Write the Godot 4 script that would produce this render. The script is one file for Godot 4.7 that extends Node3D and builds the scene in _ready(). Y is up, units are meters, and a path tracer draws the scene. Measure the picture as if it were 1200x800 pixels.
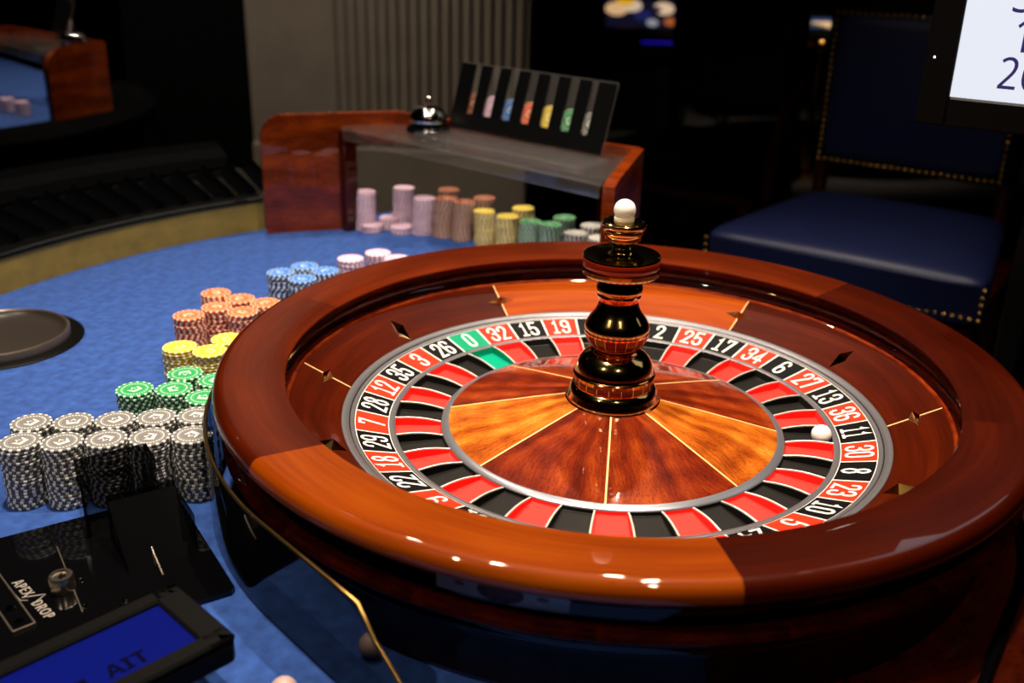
extends Node3D
# Roulette table in a dim casino. Metres, y up, origin on the wheel's axis at the height of the number band.

const TABLE := -0.062          # felt
const FLOOR := -0.84
const CEIL := 1.9
const STEP := TAU / 37.0
const PHASE := deg_to_rad(-45.744)
const ORDER := [0, 32, 15, 19, 4, 21, 2, 25, 17, 34, 6, 27, 13, 36, 11, 30, 8, 23, 10, 5, 24, 16, 33, 1, 20, 14, 31, 9, 22, 18, 29, 7, 28, 12, 35, 3, 26]
const REDS := [32, 19, 21, 25, 34, 27, 36, 30, 23, 5, 16, 1, 14, 9, 18, 7, 12, 3]

var rng := RandomNumberGenerator.new()
var used := {}
var M := {}
var chip_mesh := {}


func _ready() -> void:
	rng.seed = 7
	# ---- camera, sky, lights, exposure
	var cam := Camera3D.new()
	cam.name = "camera"
	cam.position = Vector3(0, 0.47544, 0.97812)
	cam.basis = Basis.from_euler(Vector3(deg_to_rad(-22.3425), deg_to_rad(6.3161), deg_to_rad(1.4177)))
	var lens := CameraAttributesPhysical.new()
	lens.frustum_focal_length = 35.71
	lens.frustum_near = 0.05
	lens.frustum_far = 60.0
	lens.frustum_focus_distance = 1.0
	lens.exposure_aperture = 4.2
	cam.attributes = lens
	add_child(cam)
	cam.current = true
	var world := WorldEnvironment.new()
	world.name = "environment"
	var env := Environment.new()
	env.background_mode = Environment.BG_COLOR
	env.background_color = Color(0, 0, 0)
	env.tonemap_mode = Environment.TONE_MAPPER_LINEAR
	env.tonemap_exposure = 0.93
	env.sdfgi_enabled = true
	env.ssao_enabled = true
	env.ssil_enabled = true
	world.environment = env
	add_child(world)
	# downlights in the ceiling: x, z, energy, aimed at x, z, cone in degrees
	var warm := Color(1.0, 0.93, 0.84)
	for d in [
		[-0.48, 0.10, 4.8, -0.30, 0.15, 40.0, "above the near left corner of the roulette table"],
		[0.22, -0.05, 4.4, 0.05, 0.05, 40.0, "above the middle of the wheel"],
		[0.05, -1.15, 3.0, 0.0, -0.30, 36.0, "above the far side of the wheel"],
		[-0.75, -1.10, 2.3, -0.40, -0.75, 36.0, "above the chip cabinet"],
		[-2.75, -1.95, 2.6, -2.1, -2.0, 34.0, "above the second roulette table"],
		[-1.05, -1.65, 4.4, -1.15, -2.35, 34.0, "in front of the fluted partition"],
		[1.10, -5.2, 6.0, 1.1, -5.7, 30.0, "above the far card table"],
		[-1.10, 1.25, 2.2, -0.40, -0.20, 30.0, "added as frontal fill behind the dealer's place"],  # added out of view as frontal fill for the chip sides
		[0.40, 1.45, 1.3, 0.10, 0.10, 30.0, "added as frontal fill behind the players' place"],  # second added fill lamp, also lifting the near faces
		[0.80, -1.0, 1.5, 0.52, -1.34, 14.0, "above the blue leather chair"],
	]:
		downlight(d[0], d[1], d[2], Vector3(d[3], TABLE, d[4]), d[5], warm, d[6])
	make_materials()
	room()
	table()
	bowl()
	rotor()
	balls()
	guard()
	chips()
	cabinet_and_things()
	dish()
	drop_box()
	terminal()
	monitor()
	chair_blue()
	background()


# ------------------------------------------------------------------ naming and tagging
func numbered(called: String) -> String:
	used[called] = used.get(called, 0) + 1
	return called if used[called] == 1 else "%s_%03d" % [called, used[called] - 1]


func tag(o: Node, label: String, category: String, group := "", kind := "") -> Node:
	if label: o.set_meta("label", label)
	if category: o.set_meta("category", category)
	if group: o.set_meta("group", group)
	if kind: o.set_meta("kind", kind)
	return o


func thing(called: String, label: String, category: String, at := Vector3.ZERO, turn := 0.0, group := "") -> Node3D:
	var o := Node3D.new()
	o.name = numbered(called)
	add_child(o)
	o.position = at
	o.rotation.y = turn
	tag(o, label, category, group)
	return o


func part(called: String, mesh: Mesh, mat: Material, parent: Node, at := Vector3.ZERO) -> MeshInstance3D:
	var o := MeshInstance3D.new()
	o.name = numbered(called) if parent == self else called
	o.mesh = mesh
	if mat: o.material_override = mat
	o.position = at
	parent.add_child(o, true)
	return o


func structure(called: String, mesh: Mesh, mat: Material, at := Vector3.ZERO) -> MeshInstance3D:
	var o := part(called, mesh, mat, self, at)
	o.set_meta("kind", "structure")
	return o


# ------------------------------------------------------------------ mesh building
class MB:
	var v := PackedVector3Array()
	var n := PackedVector3Array()
	var t := PackedVector2Array()
	var c := PackedColorArray()
	var i := PackedInt32Array()
	var col := Color(1, 1, 1)

	func vert(p: Vector3, nn: Vector3, uv := Vector2.ZERO) -> int:
		v.append(p); n.append(nn); t.append(uv); c.append(col)
		return v.size() - 1

	func tri(a: int, b: int, d: int) -> void:
		var g := (v[b] - v[a]).cross(v[d] - v[a])
		if g.length_squared() < 1e-18: return
		if g.dot(n[a] + n[b] + n[d]) > 0.0:      # front faces run clockwise
			i.append(a); i.append(d); i.append(b)
		else:
			i.append(a); i.append(b); i.append(d)

	func quad(a: int, b: int, d: int, e: int) -> void:
		tri(a, b, d); tri(a, d, e)

	# a flat polygon of corners in order
	func face(p: Array, uvs := []) -> void:
		var g := Vector3.ZERO
		for k in range(p.size()):
			g += (p[k] as Vector3).cross(p[(k + 1) % p.size()])
		face_n(p, g.normalized(), uvs)

	func face_n(p: Array, g: Vector3, uvs := []) -> void:
		var ids := []
		for k in range(p.size()):
			ids.append(vert(p[k], g, uvs[k] if uvs.size() else Vector2(p[k].x, p[k].z)))
		for k in range(1, p.size() - 1):
			tri(ids[0], ids[k], ids[k + 1])

	# box with bevelled edges, centred at o, axes in basis b
	func box(o: Vector3, s: Vector3, bev := 0.0, b := Basis()) -> void:
		var h := s / 2.0
		bev = minf(bev, minf(h.x, minf(h.y, h.z)) * 0.9)
		for ax in 3:
			for sg in [-1.0, 1.0]:
				var u := (ax + 1) % 3
				var w := (ax + 2) % 3
				var pts := []
				var uvs := []
				for q in [[-1, -1], [1, -1], [1, 1], [-1, 1]]:
					var p := Vector3.ZERO
					p[ax] = sg * h[ax]
					p[u] = q[0] * (h[u] - bev)
					p[w] = q[1] * (h[w] - bev)
					pts.append(o + b * p)
					uvs.append(Vector2(p[0] + p[2] * float(ax == 0), p[1] + p[2] * float(ax == 1)) if ax != 2 else Vector2(p[0], p[1]))
				var nn := Vector3.ZERO
				nn[ax] = sg
				face_n(pts, b * nn, uvs)
		if bev <= 0.0: return
		for ax in 3:                 # edges along ax
			var u := (ax + 1) % 3
			var w := (ax + 2) % 3
			for su in [-1.0, 1.0]:
				for sw in [-1.0, 1.0]:
					var pts := []
					var uvs := []
					for q in [[-1, 0], [1, 0], [1, 1], [-1, 1]]:
						var p := Vector3.ZERO
						p[ax] = q[0] * (h[ax] - bev)
						p[u] = su * (h[u] - (bev if q[1] == 1 else 0.0))
						p[w] = sw * (h[w] - (bev if q[1] == 0 else 0.0))
						pts.append(o + b * p)
						uvs.append(Vector2(p[ax], 0.0))
					var nn := Vector3.ZERO
					nn[u] = su; nn[w] = sw
					face_n(pts, (b * nn).normalized(), uvs)
		for sx in [-1.0, 1.0]:
			for sy in [-1.0, 1.0]:
				for sz in [-1.0, 1.0]:
					var pts := []
					for q in 3:
						var p := Vector3(sx * (h.x - bev), sy * (h.y - bev), sz * (h.z - bev))
						p[q] = [sx, sy, sz][q] * h[q]
						pts.append(o + b * p)
					face_n(pts, (b * Vector3(sx, sy, sz)).normalized())

	# profile of (r, y) swept round the y axis; angle a: x = r sin a, z = -r cos a. Sharp corners stay sharp.
	func lathe(prof: Array, seg := 64, a0 := 0.0, a1 := TAU, swap := false, ulen := 1.0, sharp := 0.75, at := Vector3.ZERO) -> void:
		var m := prof.size()
		var nor := []            # normal of each profile segment
		var len := [0.0]
		for k in range(m - 1):
			var d: Vector2 = (prof[k + 1] as Vector2) - prof[k]
			len.append(len[k] + d.length())
			nor.append(Vector2(d.y, -d.x).normalized())
		var rows := []           # [point, normal, v]
		for k in range(m):
			if k == 0: rows.append([prof[0], nor[0], 0.0])
			elif k == m - 1: rows.append([prof[k], nor[k - 1], 1.0])
			else:
				var a: Vector2 = nor[k - 1]
				var b: Vector2 = nor[k]
				var w: float = len[k] / len[m - 1]
				if a.dot(b) > sharp:
					var ab := (a + b).normalized()
					rows.append([prof[k], ab, w])
				else:
					rows.append([prof[k], a, w])
					rows.append(null)
					rows.append([prof[k], b, w])
		var prev := []
		for row in rows:
			if row == null:
				prev = []
				continue
			var ids := []
			for s in range(seg + 1):
				var a := a0 + (a1 - a0) * s / seg
				var out := Vector3(sin(a), 0, -cos(a))
				var p: Vector2 = row[0]
				var q: Vector2 = row[1]
				var uv := Vector2(ulen * s / seg, row[2])
				ids.append(vert(at + out * p.x + Vector3(0, p.y, 0), (out * q.x + Vector3(0, q.y, 0)).normalized(), Vector2(uv.y, uv.x) if swap else uv))
			if prev.size():
				for s in seg:
					quad(prev[s], ids[s], ids[s + 1], prev[s + 1])
			prev = ids

	# cap of a lathe's cut end (the profile as a polygon at one angle)
	func cut(prof: Array, a: float, way: float) -> void:
		var pl := PackedVector2Array(prof)
		var ids := Geometry2D.triangulate_polygon(pl)
		var out := Vector3(sin(a), 0, -cos(a))
		var nn := Vector3(cos(a), 0, sin(a)) * way
		var base := v.size()
		for p in pl:
			vert(out * p.x + Vector3(0, p.y, 0), nn, Vector2(p.x, p.y) * 4.0)
		for k in range(0, ids.size(), 3):
			tri(base + ids[k], base + ids[k + 1], base + ids[k + 2])

	# polygon in a plane (origin o, axes ex, ey), extruded by depth along ex x ey (both ways half)
	func slab(poly: Array, o: Vector3, ex: Vector3, ey: Vector3, depth: float, uvs := 1.0) -> void:
		var ez := ex.cross(ey).normalized()
		var pl := PackedVector2Array(poly)
		var ids := Geometry2D.triangulate_polygon(pl)
		for sg in [-1.0, 1.0]:
			var base := v.size()
			for p in pl:
				vert(o + ex * p.x + ey * p.y + ez * sg * depth / 2.0, ez * sg, p * uvs)
			for k in range(0, ids.size(), 3):
				tri(base + ids[k], base + ids[k + 1], base + ids[k + 2])
		var area := 0.0
		for k in pl.size():
			var q := pl[(k + 1) % pl.size()]
			area += pl[k].x * q.y - q.x * pl[k].y
		for k in pl.size():
			var p := pl[k]
			var q := pl[(k + 1) % pl.size()]
			var d := q - p
			var nn := (ex * d.y - ey * d.x).normalized() * signf(area)
			var a := o + ex * p.x + ey * p.y
			var b := o + ex * q.x + ey * q.y
			face_n([a + ez * depth / 2.0, b + ez * depth / 2.0, b - ez * depth / 2.0, a - ez * depth / 2.0], nn, [p * uvs, q * uvs, q * uvs, p * uvs])

	# round bar through points
	func tube(pts: Array, r: float, seg := 10) -> void:
		var prev := []
		for k in pts.size():
			var d: Vector3 = (pts[mini(k + 1, pts.size() - 1)] - pts[maxi(k - 1, 0)]).normalized()
			var s := d.cross(Vector3.UP if absf(d.y) < 0.9 else Vector3.RIGHT).normalized()
			var w := s.cross(d)
			var ids := []
			for q in range(seg + 1):
				var a := TAU * q / seg
				var nn := s * cos(a) + w * sin(a)
				ids.append(vert(pts[k] + nn * r, nn, Vector2(float(q) / seg, k)))
			if prev.size():
				for q in seg: quad(prev[q], ids[q], ids[q + 1], prev[q + 1])
			prev = ids
			if k == 0 or k == pts.size() - 1:
				var way := -d if k == 0 else d
				var base := vert(pts[k], way)
				var rim := []
				for q in range(seg + 1):
					var a := TAU * q / seg
					rim.append(vert(pts[k] + (s * cos(a) + w * sin(a)) * r, way))
				for q in seg: tri(base, rim[q], rim[q + 1])

	# cross-section polyline swept along frames: frames = [[origin, right, up], ...]; section = [Vector2...]
	func sweep(frames: Array, section: Array, closed := false) -> void:
		var m := section.size()
		var count := m if closed else m - 1
		for k in count:
			var p: Vector2 = section[k]
			var q: Vector2 = section[(k + 1) % m]
			var d := q - p
			var nl := Vector2(d.y, -d.x).normalized()
			var prev := []
			for f in frames.size():
				var fr = frames[f]
				var nn: Vector3 = (fr[1] * nl.x + fr[2] * nl.y).normalized()
				var u := float(f) / (frames.size() - 1)
				var ids := [vert(fr[0] + fr[1] * p.x + fr[2] * p.y, nn, Vector2(u, float(k) / count)), vert(fr[0] + fr[1] * q.x + fr[2] * q.y, nn, Vector2(u, (k + 1.0) / count))]
				if prev.size(): quad(prev[0], ids[0], ids[1], prev[1])
				prev = ids

	func done() -> ArrayMesh:
		var a := []
		a.resize(Mesh.ARRAY_MAX)
		a[Mesh.ARRAY_VERTEX] = v
		a[Mesh.ARRAY_NORMAL] = n
		a[Mesh.ARRAY_TEX_UV] = t
		a[Mesh.ARRAY_COLOR] = c
		a[Mesh.ARRAY_INDEX] = i
		var me := ArrayMesh.new()
		me.add_surface_from_arrays(Mesh.PRIMITIVE_TRIANGLES, a)
		return me


func box_mesh(s: Vector3, bev := 0.002) -> ArrayMesh:
	var m := MB.new()
	m.box(Vector3.ZERO, s, bev)
	return m.done()


func lathe_mesh(prof: Array, seg := 64, a0 := 0.0, a1 := TAU, swap := false, ulen := 1.0, sharp := 0.75) -> ArrayMesh:
	var m := MB.new()
	m.lathe(prof, seg, a0, a1, swap, ulen, sharp)
	return m.done()


func pol(r: float, y: float, a: float) -> Vector3:
	return Vector3(r * sin(a), y, -r * cos(a))


func ball_mesh(r: float) -> SphereMesh:
	var s := SphereMesh.new()
	s.radius = r
	s.height = 2.0 * r
	s.radial_segments = 40
	s.rings = 20
	return s


# ------------------------------------------------------------------ materials
func mat(called: String, color: Color, rough := 0.5, metal := 0.0, coat := 0.0, spec := 0.5) -> StandardMaterial3D:
	var m := StandardMaterial3D.new()
	m.resource_name = called
	m.albedo_color = color
	m.roughness = rough
	m.metallic = metal
	m.metallic_specular = spec
	if coat > 0.0:
		m.clearcoat_enabled = true
		m.clearcoat = coat
		m.clearcoat_roughness = 0.03
	M[called] = m
	return m


func glow(called: String, color: Color, energy: float) -> StandardMaterial3D:
	var m := mat(called, Color(0, 0, 0), 0.4)
	m.emission_enabled = true
	m.emission = color
	m.emission_energy_multiplier = energy
	return m


# ribbon-striped hardwood: the grain runs along u
func wood_image(seed_: int, w: int, h: int, dark: Color, mid: Color, light: Color, ribbon := 1.0) -> ImageTexture:
	var a := FastNoiseLite.new()
	a.seed = seed_
	a.noise_type = FastNoiseLite.TYPE_SIMPLEX_SMOOTH
	a.frequency = 1.0
	a.fractal_type = FastNoiseLite.FRACTAL_NONE
	var im := Image.create(w, h, false, Image.FORMAT_RGB8)
	for y in h:
		for x in w:
			var u := float(x) / w
			var v := float(y) / h
			var warp := 0.35 * a.get_noise_2d(u * 1.6, v * 2.0 + 40.0)
			var bands := a.get_noise_2d(u * 0.7 + 9.0, (v + warp * 0.12) * 9.0)
			var figure := a.get_noise_2d(u * 5.0 + 3.0, v * 3.0 - 17.0 + bands * 0.4)
			var fine := a.get_noise_2d(u * 7.0, (v + warp * 0.1) * 70.0 + 100.0)
			var pores := a.get_noise_2d(u * 26.0 - 50.0, v * 230.0)
			var f := 0.5 + ribbon * (0.42 * bands + 0.22 * figure) + 0.16 * fine
			var col := dark.lerp(mid, clampf(f * 2.0, 0, 1)) if f < 0.5 else mid.lerp(light, clampf(f * 2.0 - 1.0, 0, 1))
			if pores > 0.45 and ribbon > 0.68: col = col.darkened(0.35 * (pores - 0.45) / 0.55 + 0.08)
			im.set_pixel(x, y, col)
	return ImageTexture.create_from_image(im)


func wood(called: String, tex: Texture2D, tint: Color, scale := Vector3.ONE, offset := Vector3.ZERO) -> StandardMaterial3D:
	var m := mat(called, tint, 0.4, 0.0, 0.75, 0.14)
	m.albedo_texture = tex
	m.uv1_scale = scale
	m.uv1_offset = offset
	return m


func mottled(called: String, low: Color, high: Color, size: float, rough: float, seed_: int, octaves := 4) -> StandardMaterial3D:
	var nz := FastNoiseLite.new()
	nz.seed = seed_
	nz.frequency = 0.012
	nz.fractal_octaves = octaves
	var ramp := Gradient.new()
	ramp.set_color(0, low)
	ramp.set_color(1, high)
	var tx := NoiseTexture2D.new()
	tx.width = 512
	tx.height = 512
	tx.seamless = true
	tx.noise = nz
	tx.color_ramp = ramp
	var m := mat(called, Color.WHITE, rough)
	m.albedo_texture = tx
	m.uv1_triplanar = true
	m.uv1_world_triplanar = true
	m.uv1_scale = Vector3.ONE / size
	return m


func make_materials() -> void:
	var sap := wood_image(11, 768, 384, Color8(84, 22, 6), Color8(128, 44, 12), Color8(176, 84, 26))
	var gold := wood_image(23, 768, 384, Color8(126, 52, 10), Color8(196, 104, 26), Color8(232, 152, 58))
	var calm := wood_image(57, 512, 256, Color8(80, 25, 6), Color8(112, 41, 10), Color8(146, 62, 17), 0.6)
	var calm_gold := wood_image(63, 512, 256, Color8(150, 62, 8), Color8(190, 92, 16), Color8(214, 118, 30), 0.65)
	var board := wood_image(31, 512, 256, Color8(74, 28, 8), Color8(120, 52, 16), Color8(158, 80, 28), 0.7)
	# cone
	for k in 4:
		wood("cone_dark_%d" % k, sap, Color8(225, 200, 190), Vector3(0.8, 0.45, 1), Vector3(0.1 * k, 0.13 + 0.21 * k, 0))
		wood("cone_gold_%d" % k, gold, Color8(235, 225, 215), Vector3(0.8, 0.40, 1), Vector3(0.1 * k, 0.07 + 0.23 * k, 0))
	# the six rim segments were cut from boards of different tone
	wood("rim_red", calm, Color8(158, 132, 84), Vector3(0.5, 0.3, 1), Vector3(0.1, 0.2, 0))
	wood("rim_dark", calm, Color8(128, 98, 58), Vector3(0.5, 0.3, 1), Vector3(0.4, 0.5, 0))
	wood("rim_mid", calm, Color8(190, 170, 112), Vector3(0.5, 0.3, 1), Vector3(0.3, 0.65, 0))
	wood("rim_gold", calm_gold, Color8(172, 152, 92), Vector3(0.5, 0.35, 1), Vector3(0.2, 0.4, 0))
	wood("stator_gold", calm_gold, Color8(200, 172, 120), Vector3(0.6, 0.35, 1), Vector3(0.2, 0.1, 0))
	wood("stator_red", calm, Color8(156, 126, 82), Vector3(0.6, 0.35, 1), Vector3(0.2, 0.6, 0))
	wood("edge_wood", sap, Color8(215, 190, 160), Vector3(2, 0.1, 1), Vector3(0.2, 0.3, 0))
	wood("track_wood", sap, Color8(110, 70, 60), Vector3(2, 0.3, 1))
	wood("ebony", board, Color8(38, 22, 20), Vector3(2, 0.3, 1))
	wood("bead_wood", sap, Color8(110, 78, 64), Vector3(3, 0.1, 1))
	wood("cabinet_wood", board, Color8(235, 205, 150), Vector3(3.2, 3.2, 1))
	wood("table_wood", board, Color8(130, 92, 74), Vector3(1.5, 1.5, 1))
	wood("chair_wood", board, Color8(120, 80, 66), Vector3(2, 2, 1))
	wood("band_wood", sap, Color8(250, 190, 170), Vector3(1, 0.2, 1))
	mat("maple", Color8(240, 196, 130), 0.35, 0.0, 0.6)
	mat("steel", Color8(112, 110, 114), 0.36, 0.55)
	mat("steel_bright", Color8(136, 137, 144), 0.30, 0.65)
	mat("fret_metal", Color8(228, 224, 214), 0.30, 0.35)
	mat("gunmetal", Color8(176, 148, 88), 0.11, 1.0)
	mat("brass", Color8(214, 164, 86), 0.14, 1.0)
	mat("copper", Color8(206, 128, 78), 0.12, 1.0)
	mat("chrome", Color8(205, 205, 205), 0.06, 1.0)
	mat("white_print", Color8(232, 228, 222), 0.45, 0.0, 0.0, 0.25)
	mat("cell_red", Color8(232, 46, 20), 0.45, 0.0, 0.0, 0.25)
	mat("cell_black", Color8(9, 9, 9), 0.45, 0.0, 0.0, 0.2)
	mat("cell_green", Color8(0, 138, 100), 0.45, 0.0, 0.0, 0.25)
	mat("pocket_red", Color8(236, 56, 48), 0.4, 0.0, 0.0, 0.3)
	mat("pocket_black", Color8(28, 26, 24), 0.4, 0.0, 0.0, 0.3)
	mat("pocket_green", Color8(0, 150, 118), 0.4, 0.0, 0.0, 0.3)
	mat("ivory", Color8(246, 240, 230), 0.18)
	mat("white_ball", Color8(248, 246, 244), 0.2)
	mat("black_gloss", Color8(5, 5, 6), 0.06, 0.0, 0.0, 0.4)
	mat("black_plastic", Color8(12, 11, 11), 0.45, 0.0, 0.0, 0.15)
	mat("black_satin", Color8(7, 7, 7), 0.42, 0.0, 0.0, 0.2)
	mat("black_vinyl", Color8(5, 5, 6), 0.6, 0.0, 0.0, 0.1)
	mat("black_cloth", Color8(10, 10, 12), 0.9)
	mat("navy_leather", Color8(22, 29, 66), 0.38, 0.0, 0.0, 0.4)
	mat("brass_dark", Color8(150, 116, 62), 0.3, 1.0)
	mat("dish_metal", Color8(120, 108, 98), 0.34, 0.8)
	mat("dish_enamel", Color8(44, 38, 35), 0.34)
	mottled("felt", Color8(25, 56, 117), Color8(44, 84, 160), 0.13, 0.95, 3)
	mottled("gold_cloth", Color8(112, 94, 40), Color8(150, 126, 58), 0.3, 0.8, 5)
	mottled("wall_paint", Color8(104, 94, 84), Color8(116, 106, 95), 1.2, 0.8, 6)
	mottled("dark_wall", Color8(9, 8, 7), Color8(13, 11, 10), 1.5, 0.9, 8)
	mottled("carpet", Color8(8, 6, 6), Color8(36, 27, 22), 0.5, 0.98, 9, 2)
	mottled("cream_cloth", Color8(206, 176, 132), Color8(226, 200, 160), 0.4, 0.8, 10)
	var glass := mat("clear_acrylic", Color(0.7, 0.68, 0.66, 0.045), 0.05)
	glass.transparency = BaseMaterial3D.TRANSPARENCY_ALPHA
	var smoke := mat("smoked_acrylic", Color(0.01, 0.01, 0.015, 0.62), 0.04)
	smoke.transparency = BaseMaterial3D.TRANSPARENCY_ALPHA
	mat("lock_metal", Color8(196, 184, 166), 0.24, 1.0)
	glow("lcd_blue", Color8(24, 38, 160), 0.50).metallic_specular = 0.08
	glow("led_white", Color8(225, 215, 255), 5.0)
	glow("lamp_lens", Color(1.0, 0.86, 0.70), 14.0)


# ------------------------------------------------------------------ lamps and room
func downlight(x: float, z: float, e: float, aim: Vector3, cone: float, color: Color, where: String) -> void:
	var o := thing("ceiling_downlight", "small round recessed ceiling downlight " + where, "lamp", Vector3(x, CEIL, z))
	part("trim_ring", lathe_mesh([Vector2(0.052, -0.002), Vector2(0.052, -0.010), Vector2(0.044, -0.012), Vector2(0.036, -0.004)], 32), mat("lamp_trim", Color8(60, 58, 56), 0.4, 0.5) if not M.has("lamp_trim") else M.lamp_trim, o)
	var lens := CylinderMesh.new()
	lens.top_radius = 0.036
	lens.bottom_radius = 0.036
	lens.height = 0.004
	part("lamp_lens", lens, glow("lamp_lens", color, 14.0) if not M.has("lamp_lens") else M.lamp_lens, o, Vector3(0, -0.004, 0))
	var l := SpotLight3D.new()
	l.name = "lamp_beam"
	o.add_child(l)
	l.position = Vector3(0, -0.012, 0)
	l.look_at_from_position(o.position + l.position, aim, Vector3(0, 0, 1))
	l.light_color = color
	l.light_energy = e
	l.light_size = 0.035
	l.spot_angle = cone
	l.spot_angle_attenuation = 0.8
	l.spot_range = 14.0
	l.spot_attenuation = 2.0
	l.shadow_enabled = true


func room() -> void:
	structure("floor", box_mesh(Vector3(12.4, 0.1, 14.4), 0.0), M.carpet, Vector3(0, FLOOR - 0.05, -4.0))
	structure("ceiling", box_mesh(Vector3(12.4, 0.1, 14.4), 0.0), M.dark_wall, Vector3(0, CEIL + 0.05, -4.0))
	structure("wall_left", box_mesh(Vector3(0.2, CEIL - FLOOR, 14.4), 0.0), M.dark_wall, Vector3(-6.1, (CEIL + FLOOR) / 2, -4.0))
	structure("wall_right", box_mesh(Vector3(0.2, CEIL - FLOOR, 14.4), 0.0), M.dark_wall, Vector3(6.1, (CEIL + FLOOR) / 2, -4.0))
	structure("wall_back", box_mesh(Vector3(12.0, CEIL - FLOOR, 0.2), 0.0), M.dark_wall, Vector3(0, (CEIL + FLOOR) / 2, -11.1))
	structure("wall_front", box_mesh(Vector3(12.0, CEIL - FLOOR, 0.2), 0.0), M.dark_wall, Vector3(0, (CEIL + FLOOR) / 2, 3.1))
	# grey partition behind the chip cabinet: flat on the left, fluted on the right
	var w := structure("wall_partition", box_mesh(Vector3(0.92, CEIL - FLOOR, 0.10), 0.004), M.wall_paint, Vector3(-0.79, (CEIL + FLOOR) / 2, -2.35))
	var rib := MB.new()
	rib.lathe([Vector2(0.012, -0.74), Vector2(0.012, 1.36)], 12, PI / 2, 3 * PI / 2)
	var rm := rib.done()
	for k in 19:
		part("rib", rm, M.wall_paint, w, Vector3(-0.17 + k * 0.0335, 0.0, 0.05))
	part("dado_panel", box_mesh(Vector3(0.92, 0.62, 0.02), 0.004), M.wall_paint, w, Vector3(0, -1.06, 0.055))


# ------------------------------------------------------------------ table
func gold_point(a: float, out: float, y: float) -> Vector3:
	return Vector3(-0.0271 + (0.9446 + out) * sin(a), y, -0.0893 - (0.9446 + out) * cos(a))


func table() -> void:
	var t := thing("roulette_table", "long roulette table topped with blue felt, curved gold bumper along its left end", "table")
	# felt: bounded on the left by the gold bumper, on the right by the wheel's wooden apron
	var poly := []
	for k in 25:
		var a := deg_to_rad(-112.0 + k * 3.2)
		var p := gold_point(a, 0.0, 0)
		poly.append(Vector2(p.x, -p.z))
	poly.append(Vector2(-0.40, 1.02))
	poly.append(Vector2(-0.10, 0.90))
	poly.append(Vector2(-0.01, 0.66))
	poly.append(Vector2(-0.01, 0.46))
	poly.append(Vector2(0.08, 0.30))
	poly.append(Vector2(0.10, -0.62))
	poly.append(Vector2(-0.75, -0.62))
	var fm := MB.new()
	fm.slab(poly, Vector3(0, TABLE - 0.01, 0), Vector3.RIGHT, Vector3(0, 0, -1), 0.02)
	part("felt_top", fm.done(), M.felt, t)
	# wooden apron round the wheel's end of the table
	var ap := MB.new()
	ap.lathe([Vector2(0.0, TABLE - 0.024), Vector2(0.52, TABLE - 0.024), Vector2(0.53, TABLE - 0.018), Vector2(0.53, TABLE - 0.008), Vector2(0.52, TABLE - 0.002), Vector2(0.0, TABLE - 0.002)], 64, 0.0, PI, false, 4.0)
	part("wooden_apron", ap.done(), M.table_wood, t)
	var bd := MB.new()
	bd.box(Vector3(-0.28, TABLE - 0.19, -0.10), Vector3(0.95, 0.30, 0.9), 0.02)
	part("table_body", bd.done(), M.table_wood, t)
	var ft := MB.new()
	ft.box(Vector3(-0.28, (TABLE - 0.34 + FLOOR) / 2, -0.10), Vector3(0.5, TABLE - 0.34 - FLOOR, 0.5), 0.02)
	part("pedestal", ft.done(), M.table_wood, t)
	# gold bumper and the black lip on it
	var fr := []
	for k in 49:
		var a := deg_to_rad(-112.0 + k * 1.45)
		fr.append([gold_point(a, 0, 0), (gold_point(a, 1, 0) - gold_point(a, 0, 0)).normalized(), Vector3.UP])
	var g := MB.new()
	g.sweep(fr, [Vector2(0.0, TABLE - 0.02), Vector2(0.0, -0.006), Vector2(0.02, -0.006), Vector2(0.02, TABLE - 0.02)], true)
	part("gold_bumper", g.done(), M.gold_cloth, t)
	var lip := MB.new()
	lip.sweep(fr, [Vector2(-0.003, -0.006), Vector2(-0.004, -0.002), Vector2(-0.001, 0.001), Vector2(0.03, 0.001), Vector2(0.03, -0.006)], true)
	part("bumper_lip", lip.done(), M.black_satin, t)
	# black fluted chip trough sloping up behind the bumper: one channel after another, a ridge between
	var ch := MB.new()
	var half := 0.0205
	var sec := []
	for k in 9:
		var a := PI * k / 8.0
		sec.append(Vector2(-cos(a) * half, -sin(a) * 0.016))
	sec.append(Vector2(half + 0.0015, 0.0015))
	sec.append(Vector2(half + 0.0030, 0.0))
	for k in sec.size() - 1:
		var p: Vector2 = sec[k]
		var q: Vector2 = sec[k + 1]
		var d := q - p
		ch.face_n([Vector3(p.x, p.y, 0.0), Vector3(q.x, q.y, 0.0), Vector3(q.x * 1.14, q.y, -0.125), Vector3(p.x * 1.14, p.y, -0.125)], Vector3(-d.y, d.x, 0).normalized())
	var cm := ch.done()
	var step := 0.0435 / 0.95
	for k in 21:
		var a := deg_to_rad(-94.0) + k * step
		var o := part("trough_channel", cm, M.black_gloss, t)
		var at := gold_point(a, 0.022, 0.014)
		var outw := (gold_point(a, 1, 0) - gold_point(a, 0, 0)).normalized()
		var up := Vector3(0, 1, 0)
		var zz := -(outw * 0.97 + up * 0.19).normalized()
		var xx := up.cross(zz).normalized()
		o.transform = Transform3D(Basis(xx, zz.cross(xx), zz), at)
	# padded black arm rest behind the trough
	var ar := MB.new()
	var sct := []
	for k in 13:
		var a := TAU * k / 12.0
		sct.append(Vector2(0.225 + 0.068 * cos(a), 0.026 + 0.036 * sin(a)))
	sct.pop_back()
	sct.reverse()
	ar.sweep(fr, sct, true)
	part("padded_arm_rest", ar.done(), M.black_vinyl, t)


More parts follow.
